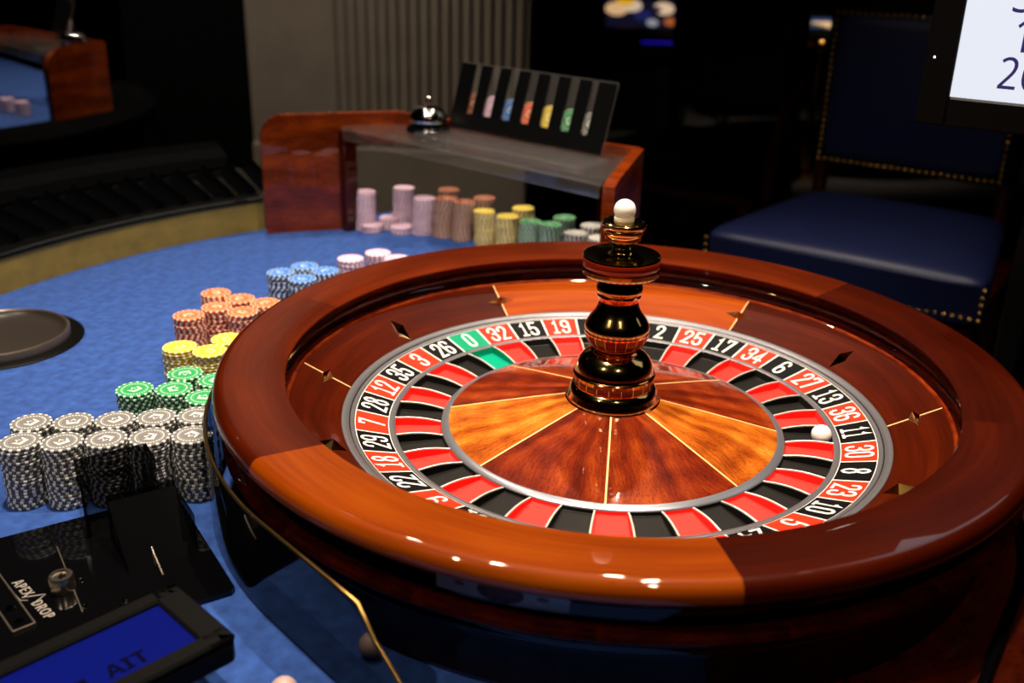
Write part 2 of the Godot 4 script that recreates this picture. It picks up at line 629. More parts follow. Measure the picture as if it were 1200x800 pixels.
# ------------------------------------------------------------------ wheel: fixed bowl
func bowl() -> void:
	var b := thing("roulette_bowl", "polished mahogany roulette bowl with wide segmented rim around the spinning wheel", "roulette wheel")
	var rim := [Vector2(0.3440, 0.0500), Vector2(0.3372, 0.0575), Vector2(0.3356, 0.0597), Vector2(0.3362, 0.0612), Vector2(0.3382, 0.0618), Vector2(0.3600, 0.0638), Vector2(0.3800, 0.0657), Vector2(0.3936, 0.06705), Vector2(0.3946, 0.0671), Vector2(0.3982, 0.0662), Vector2(0.4018, 0.0630), Vector2(0.4040, 0.0580), Vector2(0.4043, 0.0530), Vector2(0.4025, 0.0495), Vector2(0.3985, 0.0470), Vector2(0.3880, 0.0455)]
	rim.reverse()
	var tones := [M.rim_gold, M.rim_dark, M.rim_dark, M.rim_gold, M.rim_red, M.rim_mid]
	tones[0] = M.rim_mid
	for k in 6:
		var a0 := deg_to_rad(-14.0 + 60.0 * k)
		var m := MB.new()
		m.lathe(rim, 44, a0, a0 + deg_to_rad(60.0))
		part("rim_segment", m.done(), tones[k], b)
	part("ball_track", lathe_mesh([Vector2(0.334, 0.0300), Vector2(0.3415, 0.0304), Vector2(0.3465, 0.0335), Vector2(0.3488, 0.0390), Vector2(0.3482, 0.0450), Vector2(0.3445, 0.0502)], 120, 0, TAU, false, 8.0), M.track_wood, b)
	part("track_edge", lathe_mesh([Vector2(0.3385, 0.0300), Vector2(0.3382, 0.0312), Vector2(0.3372, 0.0316), Vector2(0.3350, 0.0306), Vector2(0.3338, 0.0292)], 120, 0, TAU, false, 8.0), M.edge_wood, b)
	for k in 6:
		var a0 := deg_to_rad(-30.0 + 60.0 * k)
		part("stator_panel", lathe_mesh([Vector2(0.3345, 0.0296), Vector2(0.310, 0.0168), Vector2(0.2835, 0.0042)], 40, a0, a0 + deg_to_rad(60)), M.stator_gold if k % 3 == 0 else M.stator_red, b)
		var st := MB.new()
		var ct := pol(0.3092, 0.0170, a0)
		var along := (pol(0.3345, 0.0298, a0) - pol(0.2835, 0.0044, a0)).normalized()
		var side := Vector3(cos(a0), 0, sin(a0))
		st.box(ct, Vector3(0.0016, 0.0010, 0.0572), 0.0003, Basis(side, along.cross(side) * -1.0, along))
		part("inlay_strip", st.done(), M.maple, b)
	# twelve ball deflectors, lengthwise and crosswise in turn
	for k in 12:
		var a := deg_to_rad(30.0 * k)
		var m := MB.new()
		var long := 0.019 if k % 2 == 0 else 0.0065
		var wide := 0.0065 if k % 2 == 0 else 0.019
		var top := Vector3(0, 0.0085, 0)
		var n1 := 8
		var ring := []
		for q in n1:
			var w := TAU * q / n1
			var s := 1.0 if q % 2 == 0 else 0.62
			ring.append(Vector3(wide * cos(w) * s, 0.0, long * sin(w) * s))
		for q in n1:
			m.face([ring[q], top, ring[(q + 1) % n1]] if false else [ring[(q + 1) % n1], ring[q], top])
		var o := part("ball_deflector", m.done(), M.gunmetal if k != 4 else M.brass, b)
		var e := (pol(0.3345, 0.0296, a) - pol(0.2835, 0.0042, a)).normalized()
		var s2 := Vector3(cos(a), 0, sin(a))
		var up := s2.cross(-e).normalized()
		if up.y < 0: up = -up
		o.transform = Transform3D(Basis(s2, up, s2.cross(up)), pol(0.309, 0.0164, a) if k % 2 else pol(0.303, 0.0136, a))
	part("steel_ring", lathe_mesh([Vector2(0.2838, 0.0035), Vector2(0.2832, 0.0050), Vector2(0.2815, 0.0054), Vector2(0.2775, 0.0036), Vector2(0.2758, 0.0022), Vector2(0.2754, -0.004)], 120), M.steel, b)
	# outside of the bowl: black cove, bead, tapering dark body
	part("black_cove", lathe_mesh([Vector2(0.386, 0.0195), Vector2(0.3850, 0.0225), Vector2(0.3845, 0.0300), Vector2(0.3850, 0.0400), Vector2(0.3885, 0.0458)], 120, 0, TAU, false, 6.0), M.black_gloss, b)
	part("bead_molding", lathe_mesh([Vector2(0.384, 0.0088), Vector2(0.3935, 0.0090), Vector2(0.3972, 0.0108), Vector2(0.3990, 0.0145), Vector2(0.3976, 0.0182), Vector2(0.3940, 0.0200), Vector2(0.3845, 0.0204)], 120, 0, TAU, false, 6.0), M.bead_wood, b)
	part("bowl_body", lathe_mesh([Vector2(0.340, TABLE), Vector2(0.372, TABLE), Vector2(0.376, TABLE + 0.006), Vector2(0.374, TABLE + 0.014), Vector2(0.376, -0.036), Vector2(0.380, -0.014), Vector2(0.3825, -0.006), Vector2(0.3885, -0.002), Vector2(0.3890, 0.003), Vector2(0.386, 0.0090)], 120, 0, TAU, false, 6.0), M.ebony, b)
	# printed maker's plate on the cove
	var pa := deg_to_rad(-172.0)
	var pw := deg_to_rad(10.0)
	var pm := MB.new()
	pm.lathe([Vector2(0.3854, 0.0250), Vector2(0.3852, 0.0330), Vector2(0.3858, 0.0405)], 16, pa - pw / 2, pa + pw)
	var plate := part("maker_plate", pm.done(), plate_material(), b)
	plate.set_meta("label", "small printed plate with a star and a roulette emblem")


func plate_material() -> StandardMaterial3D:
	var im := Image.create(192, 64, false, Image.FORMAT_RGB8)
	im.fill(Color8(196, 186, 176))
	for y in 64:
		for x in 192:
			var p := Vector2(x - 96, y - 32)
			var r := p.length()
			if r < 34.0:
				var k := int(fposmod(p.angle(), TAU) / TAU * 18.0)
				im.set_pixel(x, y, (Color8(120, 20, 14) if k % 2 else Color8(26, 20, 20)) if r > 20.0 else Color8(110, 40, 20))
			for cx in [36, 156]:
				var q := Vector2(x - cx, y - 34)
				var a := fposmod(q.angle() + PI / 2, TAU / 5) - TAU / 10
				if q.length() < 19.0 * (0.42 / cos(TAU / 10 - absf(a)) * 0.95 + 0.02): im.set_pixel(x, y, Color8(140, 70, 44))
	var m := mat("plate_print", Color.WHITE, 0.4)
	m.albedo_texture = ImageTexture.create_from_image(im)
	return m


# ------------------------------------------------------------------ wheel: turning rotor with turret
func arc_plate(r0: float, y0: float, r1: float, y1: float, a0: float, a1: float, thick := 0.0004) -> ArrayMesh:
	var m := MB.new()
	m.lathe([Vector2(r1, y1 - thick), Vector2(r1, y1), Vector2(r0, y0), Vector2(r0, y0 - thick)], 5, a0, a1, false, 1.0, 0.99)
	return m.done()


# condensed figures drawn as flat strokes, x and y from 0 to 1
func bow(cx: float, cy: float, rx: float, ry: float, from_deg: float, to_deg: float) -> Array:
	var out := []
	for k in 9:
		var a := deg_to_rad(lerpf(from_deg, to_deg, k / 8.0))
		out.append(Vector2(cx + rx * cos(a), cy + ry * sin(a)))
	return out


func figure(d: String) -> Array:
	var q := 0.19
	match d:
		"0": return [bow(0.5, 1 - q, 0.5, q, 180, 0) + bow(0.5, q, 0.5, q, 0, -180) + [Vector2(0, 1 - q)]]
		"1": return [[Vector2(0.08, 0.80), Vector2(0.32, 0.86), Vector2(0.50, 1.0), Vector2(0.50, 0.0)], [Vector2(0.0, 0.0), Vector2(1.0, 0.0)]]
		"2": return [[Vector2(0, 0.70)] + bow(0.5, 1 - q, 0.5, q, 180, 0) + [Vector2(0.98, 0.66), Vector2(0.0, 0.0), Vector2(1.0, 0.0)]]
		"3": return [[Vector2(0, 0.74)] + bow(0.5, 1 - q, 0.5, q, 180, 0) + [Vector2(1, 0.68), Vector2(0.86, 0.56), Vector2(0.42, 0.53)], [Vector2(0.42, 0.53), Vector2(0.86, 0.50), Vector2(1, 0.38)] + bow(0.5, q, 0.5, q, 0, -180) + [Vector2(0, 0.26)]]
		"4": return [[Vector2(0.72, 0.0), Vector2(0.72, 1.0), Vector2(0.0, 0.28), Vector2(1.05, 0.28)]]
		"5": return [[Vector2(0.95, 1.0), Vector2(0.08, 1.0), Vector2(0.03, 0.52), Vector2(0.30, 0.60), Vector2(0.62, 0.60), Vector2(0.90, 0.53), Vector2(1, 0.42)] + bow(0.5, q, 0.5, q, 0, -180) + [Vector2(0, 0.22)]]
		"6": return [[Vector2(1, 0.78)] + bow(0.5, 1 - q, 0.5, q, 0, 180) + bow(0.5, q, 0.5, q, 180, 360) + [Vector2(1, 0.34)] + bow(0.5, 0.36, 0.5, 0.17, 0, 180)]
		"7": return [[Vector2(0.0, 0.84), Vector2(0.0, 1.0), Vector2(1.0, 1.0), Vector2(0.36, 0.0)]]
		"8": return [bow(0.5, 0.77, 0.46, 0.23, -90, 270), bow(0.5, 0.27, 0.5, 0.27, -90, 270)]
	return [[Vector2(0, 0.22)] + bow(0.5, q, 0.5, q, 180, 360) + bow(0.5, 1 - q, 0.5, q, 0, 180) + [Vector2(0, 0.66)] + bow(0.5, 0.64, 0.5, 0.17, 180, 360)]


func numeral_mesh(s: String) -> ArrayMesh:
	var m := MB.new()
	var t := 0.00152                # half the stroke
	var H := 0.0284 - 2 * t
	var W := 0.0116 - 2 * t
	var widths := []
	var total := 0.0
	for ch in s:
		var w := W if ch != "1" else W * 0.72
		widths.append(w)
		total += w + 2 * t
	total += 0.0022 * (s.length() - 1)
	var x := -total / 2
	for n in s.length():
		var w: float = widths[n]
		for line in figure(s[n]):
			var pts := []
			for p in line:
				var v := Vector2(x + t + p.x * w, -H / 2 + p.y * H)
				if pts.is_empty() or pts[-1].distance_to(v) > 0.0002: pts.append(v)
			var l := []
			for k in pts.size():
				var d0: Vector2 = (pts[k] - pts[k - 1]).normalized() if k > 0 else (pts[1] - pts[0]).normalized()
				var d1: Vector2 = (pts[k + 1] - pts[k]).normalized() if k < pts.size() - 1 else d0
				var n0 := Vector2(-d0.y, d0.x)
				var n1 := Vector2(-d1.y, d1.x)
				var mit := (n0 + n1).normalized()
				mit *= t / maxf(mit.dot(n0), 0.45)
				var e: Vector2 = pts[k]
				if k == 0: e -= d0 * t * 0.9
				if k == pts.size() - 1: e += d0 * t * 0.9
				l.append([e + mit, e - mit])
			for k in l.size() - 1:
				m.face_n([Vector3(l[k][0].x, l[k][0].y, 0.0003), Vector3(l[k + 1][0].x, l[k + 1][0].y, 0.0003), Vector3(l[k + 1][1].x, l[k + 1][1].y, 0.0003), Vector3(l[k][1].x, l[k][1].y, 0.0003)], Vector3(0, 0, 1))
		x += w + 2 * t + 0.0022
	return m.done()


func rotor() -> void:
	var o := thing("roulette_rotor", "spinning roulette wheel with numbered red and black pockets and tall turret", "roulette wheel")
	# number band: white ground ring, cells laid into it
	part("white_band", lathe_mesh([Vector2(0.2702, 0.00005), Vector2(0.2352, -0.0089)], 148), M.white_print, o)
	part("outer_ring", lathe_mesh([Vector2(0.2750, -0.006), Vector2(0.2748, 0.0012), Vector2(0.2738, 0.0018), Vector2(0.2710, 0.0012), Vector2(0.2700, 0.0004)], 148), M.steel, o)
	part("inner_ring", lathe_mesh([Vector2(0.2354, -0.0092), Vector2(0.2350, -0.0080), Vector2(0.2335, -0.0076), Vector2(0.2300, -0.0082), Vector2(0.2288, -0.0092), Vector2(0.2287, -0.012)], 148), M.steel, o)
	part("cone_ring", lathe_mesh([Vector2(0.1812, -0.0155), Vector2(0.1808, -0.0134), Vector2(0.1798, -0.0126), Vector2(0.1740, -0.0106), Vector2(0.1726, -0.0106)], 148), M.steel_bright, o)
	part("rotor_pan", lathe_mesh([Vector2(0.276, -0.006), Vector2(0.270, -0.030), Vector2(0.0, -0.040)], 64), M.black_satin, o)
	var cell_mesh := arc_plate(0.2360, -0.0085, 0.2692, 0.0001, -STEP / 2 + 0.0045, STEP / 2 - 0.0045)
	# one pocket: floor, back wall, front wall, two sides
	var pm := MB.new()
	var ro := 0.2288
	var ri := 0.1812
	var fy := -0.0178
	var ha := STEP / 2 - 0.0026
	pm.lathe([Vector2(ro, -0.0090), Vector2(ro - 0.0006, fy + 0.0008), Vector2(ro - 0.0016, fy), Vector2(ri + 0.0012, fy), Vector2(ri + 0.0003, fy + 0.0008), Vector2(ri, -0.0138)], 6, -ha, ha, false, 1.0, 2.0)
	for s in [-1.0, 1.0]:
		var a: float = ha * s
		var nn: Vector3 = Vector3(cos(a), 0, sin(a)) * -s
		var top := []
		for k in 9:
			var f := k / 8.0
			top.append(pol(lerpf(ro, ri, f), fret_y(f) - 0.0006, a))
		for k in 8:
			pm.face_n([top[k], top[k + 1], Vector3(top[k + 1].x, fy, top[k + 1].z), Vector3(top[k].x, fy, top[k].z)], nn)
	var pocket_mesh := pm.done()
	var fm := MB.new()
	for k in 10:
		var f0 := k / 10.0
		var f1 := (k + 1) / 10.0
		for s in [-1.0, 1.0]:
			var w0 := Vector3(0.0009 * s, 0, 0)
			var a := pol(lerpf(ro, ri, f0), fret_y(f0), 0.0)
			var b := pol(lerpf(ro, ri, f1), fret_y(f1), 0.0)
			fm.face_n([a + w0, b + w0, b + w0 - Vector3(0, 0.0014, 0), a + w0 - Vector3(0, 0.0014, 0)], Vector3(s, 0, 0))
		var l := pol(lerpf(ro, ri, f0), fret_y(f0) + 0.0003, 0.0)
		var r := pol(lerpf(ro, ri, f1), fret_y(f1) + 0.0003, 0.0)
		var w := Vector3(0.0009, -0.0003, 0)
		var w2 := Vector3(-0.0009, -0.0003, 0)
		fm.face_n([l, r, r + w, l + w], Vector3(0.4, 0.9, 0).normalized())
		fm.face_n([l, r, r + w2, l + w2], Vector3(-0.4, 0.9, 0).normalized())
	var fret_mesh := fm.done()
	var slope := (pol(0.27, 0.0, 0.0) - pol(0.2354, -0.0089, 0.0)).normalized()
	var nums := {}
	for k in 37:
		var num: int = ORDER[k]
		var a := PHASE + k * STEP
		var kind := "green" if num == 0 else "red" if num in REDS else "black"
		var cell := part("number_cell", cell_mesh, M["cell_" + kind], o)
		cell.rotation.y = -a
		var s := str(num)
		if not nums.has(s): nums[s] = numeral_mesh(s)
		var t := part("numeral", nums[s], M.white_print, cell)
		t.transform = Transform3D(Basis(Vector3.RIGHT, slope, Vector3.RIGHT.cross(slope)), pol(0.2527, -0.0042, 0.0))
		t.set_meta("label", "white numeral " + s)
		part("pocket", pocket_mesh, M["pocket_" + kind], o).rotation.y = -a
		part("fret", fret_mesh, M.fret_metal, o).rotation.y = -(a + STEP / 2)
	# wooden cone in eight sectors with maple strips between
	var cone := [Vector2(0.1732, -0.0107), Vector2(0.130, -0.0010), Vector2(0.080, 0.0098), Vector2(0.040, 0.0180)]
	var is_gold := [false, false, true, false, false, true, false, false]    # from the far side clockwise
	for k in 8:
		var a0 := deg_to_rad(45.0 * k)
		var md: Material = M["cone_gold_%d" % (k % 4)] if is_gold[k] else M["cone_dark_%d" % (k % 4)]
		if k == 3: md = M.cone_dark_1
		part("cone_sector", lathe_mesh(cone, 24, a0, a0 + PI / 4, true), md, o)
		var st := MB.new()
		for q in 3:
			var p0: Vector2 = cone[q]
			var p1: Vector2 = cone[q + 1]
			var e := (pol(p0.x, p0.y, a0) - pol(p1.x, p1.y, a0))
			var sd := Vector3(cos(a0), 0, sin(a0))
			st.box((pol(p0.x, p0.y, a0) + pol(p1.x, p1.y, a0)) / 2, Vector3(0.0019, 0.0006, e.length()), 0.0, Basis(sd, e.normalized().cross(sd), e.normalized()))
		part("inlay_strip", st.done(), M.maple, o)
	turret(o)


func fret_y(f: float) -> float:
	return lerpf(-0.0088, -0.0134, f) + 0.0022 * sin(PI * f)


func ring_inlays(r: float, y: float, h: float, count: int) -> ArrayMesh:
	var m := MB.new()
	for k in count:
		var a := TAU * (k + 0.3) / count
		m.box(pol(r, y, a), Vector3(0.0006, h, 0.0008), 0.0, Basis(Vector3.UP, -a))
	return m.done()


func turret(o: Node3D) -> void:
	part("turret_base", lathe_mesh([Vector2(0.030, 0.0335), Vector2(0.0395, 0.0320), Vector2(0.0425, 0.0285), Vector2(0.0462, 0.0225), Vector2(0.0480, 0.0190), Vector2(0.0486, 0.0172), Vector2(0.0486, 0.0150)].duplicate(), 64), M.gunmetal, o) if false else part("turret_base", lathe_mesh([Vector2(0.0486, 0.0140), Vector2(0.0488, 0.0185), Vector2(0.0478, 0.0205), Vector2(0.0466, 0.0250), Vector2(0.0448, 0.0295), Vector2(0.0418, 0.0325), Vector2(0.038, 0.0335)], 64), M.gunmetal, o)
	part("base_trim", lathe_mesh([Vector2(0.0486, 0.0146), Vector2(0.0497, 0.0152), Vector2(0.0499, 0.0166), Vector2(0.0488, 0.0176)], 64), M.copper, o)
	part("lower_wood_band", lathe_mesh([Vector2(0.0405, 0.0325), Vector2(0.0408, 0.0335), Vector2(0.0408, 0.0400), Vector2(0.0405, 0.0410)], 64, 0, TAU, false, 3.0), M.band_wood, o)
	part("band_inlay", ring_inlays(0.0406, 0.0367, 0.0066, 20), M.maple, o).set_meta("kind", "stuff")
	part("band_trim", lathe_mesh([Vector2(0.0400, 0.0322), Vector2(0.0416, 0.0326), Vector2(0.0416, 0.0338), Vector2(0.0404, 0.0342)], 64), M.copper, o)
	part("lower_bulb", lathe_mesh([Vector2(0.038, 0.0405), Vector2(0.0418, 0.0410), Vector2(0.0425, 0.0425), Vector2(0.0428, 0.0450), Vector2(0.0418, 0.0462), Vector2(0.0412, 0.0470), Vector2(0.0408, 0.0500), Vector2(0.0392, 0.0560), Vector2(0.0358, 0.0620), Vector2(0.0310, 0.0665), Vector2(0.0262, 0.0690), Vector2(0.0240, 0.0705)], 64), M.gunmetal, o)
	part("bulb_trim", lathe_mesh([Vector2(0.0412, 0.0455), Vector2(0.0422, 0.0462), Vector2(0.0412, 0.0470)], 64), M.copper, o)
	part("neck_ring", lathe_mesh([Vector2(0.0240, 0.0690), Vector2(0.0258, 0.0698), Vector2(0.0262, 0.0712), Vector2(0.0250, 0.0725), Vector2(0.0235, 0.0735), Vector2(0.0245, 0.0745), Vector2(0.0248, 0.0758), Vector2(0.0240, 0.0768)], 64), M.copper, o)
	part("upper_wood_band", lathe_mesh([Vector2(0.0244, 0.0765), Vector2(0.0285, 0.0795), Vector2(0.0315, 0.0845), Vector2(0.0327, 0.0905)], 64, 0, TAU, false, 3.0), M.band_wood, o)
	var up := MB.new()
	for k in 18:
		var a := TAU * k / 18.0
		up.tube([pol(0.0262, 0.0775, a), pol(0.0289, 0.0798, a), pol(0.0318, 0.0847, a), pol(0.0329, 0.0905, a)], 0.0003, 4)
	part("band_inlay", up.done(), M.maple, o).set_meta("kind", "stuff")
	part("vase_trim", lathe_mesh([Vector2(0.0324, 0.0898), Vector2(0.0335, 0.0905), Vector2(0.0336, 0.0922), Vector2(0.0328, 0.0930)], 64), M.copper, o)
	part("vase", lathe_mesh([Vector2(0.0328, 0.0925), Vector2(0.0334, 0.0955), Vector2(0.0325, 0.0995), Vector2(0.0295, 0.1050), Vector2(0.0255, 0.1100), Vector2(0.0225, 0.1150), Vector2(0.0205, 0.1205), Vector2(0.0195, 0.1260)], 64), M.gunmetal, o)
	part("collar", lathe_mesh([Vector2(0.0185, 0.1240), Vector2(0.0205, 0.1250), Vector2(0.0218, 0.1275), Vector2(0.0222, 0.1300), Vector2(0.0205, 0.1315), Vector2(0.0200, 0.1330)], 64), M.copper, o)
	part("upper_collar", lathe_mesh([Vector2(0.0205, 0.1315), Vector2(0.0228, 0.1335), Vector2(0.0236, 0.1370), Vector2(0.0232, 0.1405), Vector2(0.0216, 0.1425), Vector2(0.0205, 0.1460), Vector2(0.0205, 0.1535)], 64), M.gunmetal, o)
	part("disc", lathe_mesh([Vector2(0.0, 0.1528), Vector2(0.0365, 0.1528), Vector2(0.0385, 0.1540), Vector2(0.0390, 0.1560), Vector2(0.0390, 0.1715), Vector2(0.0384, 0.1730), Vector2(0.0360, 0.1738), Vector2(0.0, 0.1738)], 72), M.gunmetal, o)
	part("disc_band", lathe_mesh([Vector2(0.0388, 0.1620), Vector2(0.0392, 0.1625), Vector2(0.0392, 0.1710), Vector2(0.0388, 0.1715)], 72), M.band_wood, o)
	part("stem", lathe_mesh([Vector2(0.0150, 0.1736), Vector2(0.0120, 0.1745), Vector2(0.0098, 0.1775), Vector2(0.0100, 0.1810), Vector2(0.0130, 0.1850), Vector2(0.0160, 0.1870)], 48), M.gunmetal, o)
	part("cup", lathe_mesh([Vector2(0.0130, 0.1862), Vector2(0.0170, 0.1876), Vector2(0.0180, 0.1900), Vector2(0.0176, 0.1915), Vector2(0.0190, 0.1945), Vector2(0.0200, 0.1985), Vector2(0.0196, 0.2000)], 48), M.brass, o)
	part("cap", lathe_mesh([Vector2(0.0190, 0.1985), Vector2(0.0215, 0.2005), Vector2(0.0228, 0.2035), Vector2(0.0226, 0.2062), Vector2(0.0205, 0.2078), Vector2(0.0120, 0.2084), Vector2(0.0, 0.2084)], 48), M.gunmetal, o)
	part("knob_collar", lathe_mesh([Vector2(0.0100, 0.2080), Vector2(0.0102, 0.2110), Vector2(0.0090, 0.2125)], 32), M.ivory, o)
	part("ball_knob", ball_mesh(0.0110), M.ivory, o, Vector3(0, 0.2182, 0))


func balls() -> void:
	var a := deg_to_rad(91.6)
	var o := part("roulette_ball", ball_mesh(0.0103), M.white_ball, self, pol(0.2180, -0.0074, a))
	tag(o, "white roulette ball resting in the black pocket below number 11", "ball")
	var q := part("roulette_ball", ball_mesh(0.0103), mat("pale_ball", Color8(182, 152, 142), 0.45), self, Vector3(-0.2265, TABLE + 0.0103, 0.4050))
	tag(q, "pale pinkish spare ball lying on the blue felt beside the terminal", "ball")


# ------------------------------------------------------------------ smoked guard beside the wheel
func guard() -> void:
	var o := thing("wheel_guard", "curved black glossy wheel guard with thin brass edge at near left of bowl", "guard")
	var top := 0.0285
	var line := []      # [plan point, outward]
	for k in 25:
		var a := deg_to_rad(-88.0 - k * 51.0 / 24.0)
		line.append([pol(0.411, 0, a), pol(1, 0, a)])
	var a1 := deg_to_rad(-139.0)
	var tang := -Vector3(cos(a1), 0, sin(a1))
	for s in [0.05, 0.10, 0.135, 0.155, 0.175, 0.20, 0.25]:
		line.append([pol(0.411, 0, a1) + tang * s, pol(1, 0, a1)])
	var heights := []
	for k in line.size(): heights.append(top)
	var drop := [top, top, top, 0.008, -0.004, -0.022, TABLE + 0.004]
	for k in 7: heights[25 + k] = drop[k]
	var m := MB.new()
	for sg in [0.0, 1.0]:
		var prev := []
		for k in line.size():
			var p: Vector3 = line[k][0] + line[k][1] * 0.004 * sg
			var nn: Vector3 = line[k][1] * (1.0 if sg > 0 else -1.0)
			var ids := [m.vert(p + Vector3(0, TABLE, 0), nn), m.vert(p + Vector3(0, heights[k], 0), nn)]
			if prev.size(): m.quad(prev[0], ids[0], ids[1], prev[1])
			prev = ids
	part("guard_panel", m.done(), M.black_gloss, o)
	var edge := []
	for k in line.size(): edge.append(line[k][0] + line[k][1] * 0.002 + Vector3(0, heights[k] + 0.0004, 0))
	var e := MB.new()
	e.tube(edge, 0.0018, 8)
	part("brass_edge", e.done(), M.brass_dark, o)
	# its plain counterpart on the right
	var o2 := thing("wheel_guard", "low black plinth edge curving past the right of the bowl", "guard")
	var m2 := MB.new()
	var l2 := []
	for k in 17: l2.append(pol(0.411, 0, deg_to_rad(70.0 + 3.0 * k)))
	var a2 := deg_to_rad(118.0)
	for s in [0.06, 0.12, 0.2, 0.3]: l2.append(pol(0.411, 0, a2) + Vector3(cos(a2), 0, sin(a2)) * s)
	var fr := []
	for k in l2.size():
		var d: Vector3 = (l2[mini(k + 1, l2.size() - 1)] - l2[maxi(k - 1, 0)]).normalized()
		fr.append([l2[k], Vector3(-d.z, 0, d.x) * -1.0, Vector3.UP])
	m2.sweep(fr, [Vector2(-0.004, TABLE - 0.002), Vector2(-0.004, TABLE + 0.007), Vector2(-0.002, TABLE + 0.009), Vector2(0.002, TABLE + 0.009), Vector2(0.004, TABLE + 0.007), Vector2(0.004, TABLE - 0.002)], true)
	part("plinth_edge", m2.done(), M.black_gloss, o2)


# ------------------------------------------------------------------ chips
func chip_face(base: Color, accent: Color) -> StandardMaterial3D:
	var s := 192
	var im := Image.create(s, s, false, Image.FORMAT_RGB8)
	var crown := PackedVector2Array([Vector2(-0.30, -0.20), Vector2(0.30, -0.20), Vector2(0.36, 0.22), Vector2(0.17, 0.02), Vector2(0.0, 0.30), Vector2(-0.17, 0.02), Vector2(-0.36, 0.22)])
	for y in s:
		for x in s:
			var p := Vector2((x + 0.5) / s - 0.5, (y + 0.5) / s - 0.5) * 2.0
			var r := p.length()
			var a := fposmod(p.angle(), TAU)
			var c := base
			if r > 0.90 and fposmod(a / TAU * 16.0, 1.0) < 0.42: c = accent
			elif r > 0.66 and r < 0.73 and fposmod(a / TAU * 28.0, 1.0) < 0.62: c = accent
			elif r < 0.60 and r > 0.575: c = base.lerp(accent, 0.35)
			elif r < 0.5 and Geometry2D.is_point_in_polygon(p, crown) and not Geometry2D.is_point_in_polygon((p - Vector2(0, 0.01)) * 1.55, crown): c = accent
			elif r < 0.5 and absf(p.y + 0.27) < 0.035 and absf(p.x) < 0.3: c = accent
			im.set_pixel(x, y, c)
	var m := StandardMaterial3D.new()
	m.resource_name = "chip_print"
	m.albedo_texture = ImageTexture.create_from_image(im)
	m.roughness = 0.5
	return m


func make_chip(kind: String, base: Color, accent: Color, side: Color) -> void:
	var R := 0.0197
	var H := 0.0033
	var f := MB.new()
	for s in [1.0, -1.0]:
		var y: float = H / 2 + s * (H / 2 - 0.00008)
		var mid := f.vert(Vector3(0, y, 0), Vector3(0, s, 0), Vector2(0.5, 0.5))
		var prev := -1
		for k in 49:
			var a := TAU * k / 48.0
			var d := Vector3(cos(a), 0, sin(a))
			var id := f.vert(d * (R - 0.0004) + Vector3(0, y, 0), Vector3(0, s, 0), Vector2(0.5 + 0.5 * d.x, 0.5 + 0.5 * d.z))
			if prev >= 0: f.tri(mid, prev, id)
			prev = id
	var me := f.done()
	var e := MB.new()
	for k in 80:
		e.col = (accent if k % 5 < 2 else side).srgb_to_linear()
		e.lathe([Vector2(R - 0.0004, 0.00008), Vector2(R, 0.0005), Vector2(R, H - 0.0005), Vector2(R - 0.0004, H - 0.00008)], 1, TAU * k / 80.0, TAU * (k + 1) / 80.0, false, 1.0, 0.5)
	var arr := e.done().surface_get_arrays(0)
	me.add_surface_from_arrays(Mesh.PRIMITIVE_TRIANGLES, arr)
	me.surface_set_material(0, chip_face(base, accent))
	if not M.has("chip_edge"):
		mat("chip_edge", Color.WHITE, 0.5).vertex_color_use_as_albedo = true
	me.surface_set_material(1, M.chip_edge)
	chip_mesh[kind] = me


const ORDINAL := ["topmost", "second", "third", "fourth", "fifth", "sixth", "seventh", "eighth", "ninth", "tenth", "eleventh", "twelfth", "thirteenth", "fourteenth", "fifteenth", "sixteenth", "seventeenth", "eighteenth", "nineteenth", "twentieth", "twenty-first", "twenty-second", "twenty-third", "twenty-fourth", "twenty-fifth", "twenty-sixth"]


func stack(kind: String, colour: String, x: float, z: float, y: float, count: int, where: String, group: String, lean := Vector2.ZERO) -> void:
	for k in count:
		var o := MeshInstance3D.new()
		o.name = numbered(kind + "_chip")
		o.mesh = chip_mesh[kind]
		var h := 0.0033 * k
		o.position = Vector3(x + rng.randf_range(-0.0006, 0.0006) + lean.x * h, y + h, z + rng.randf_range(-0.0006, 0.0006) + lean.y * h)
		o.rotation.y = rng.randf() * TAU
		add_child(o)
		var nth: String = ORDINAL[count - 1 - k]
		tag(o, (nth + " " + colour + " chip" + ("" if k == count - 1 else " down") + " in " + where), "chip", group)


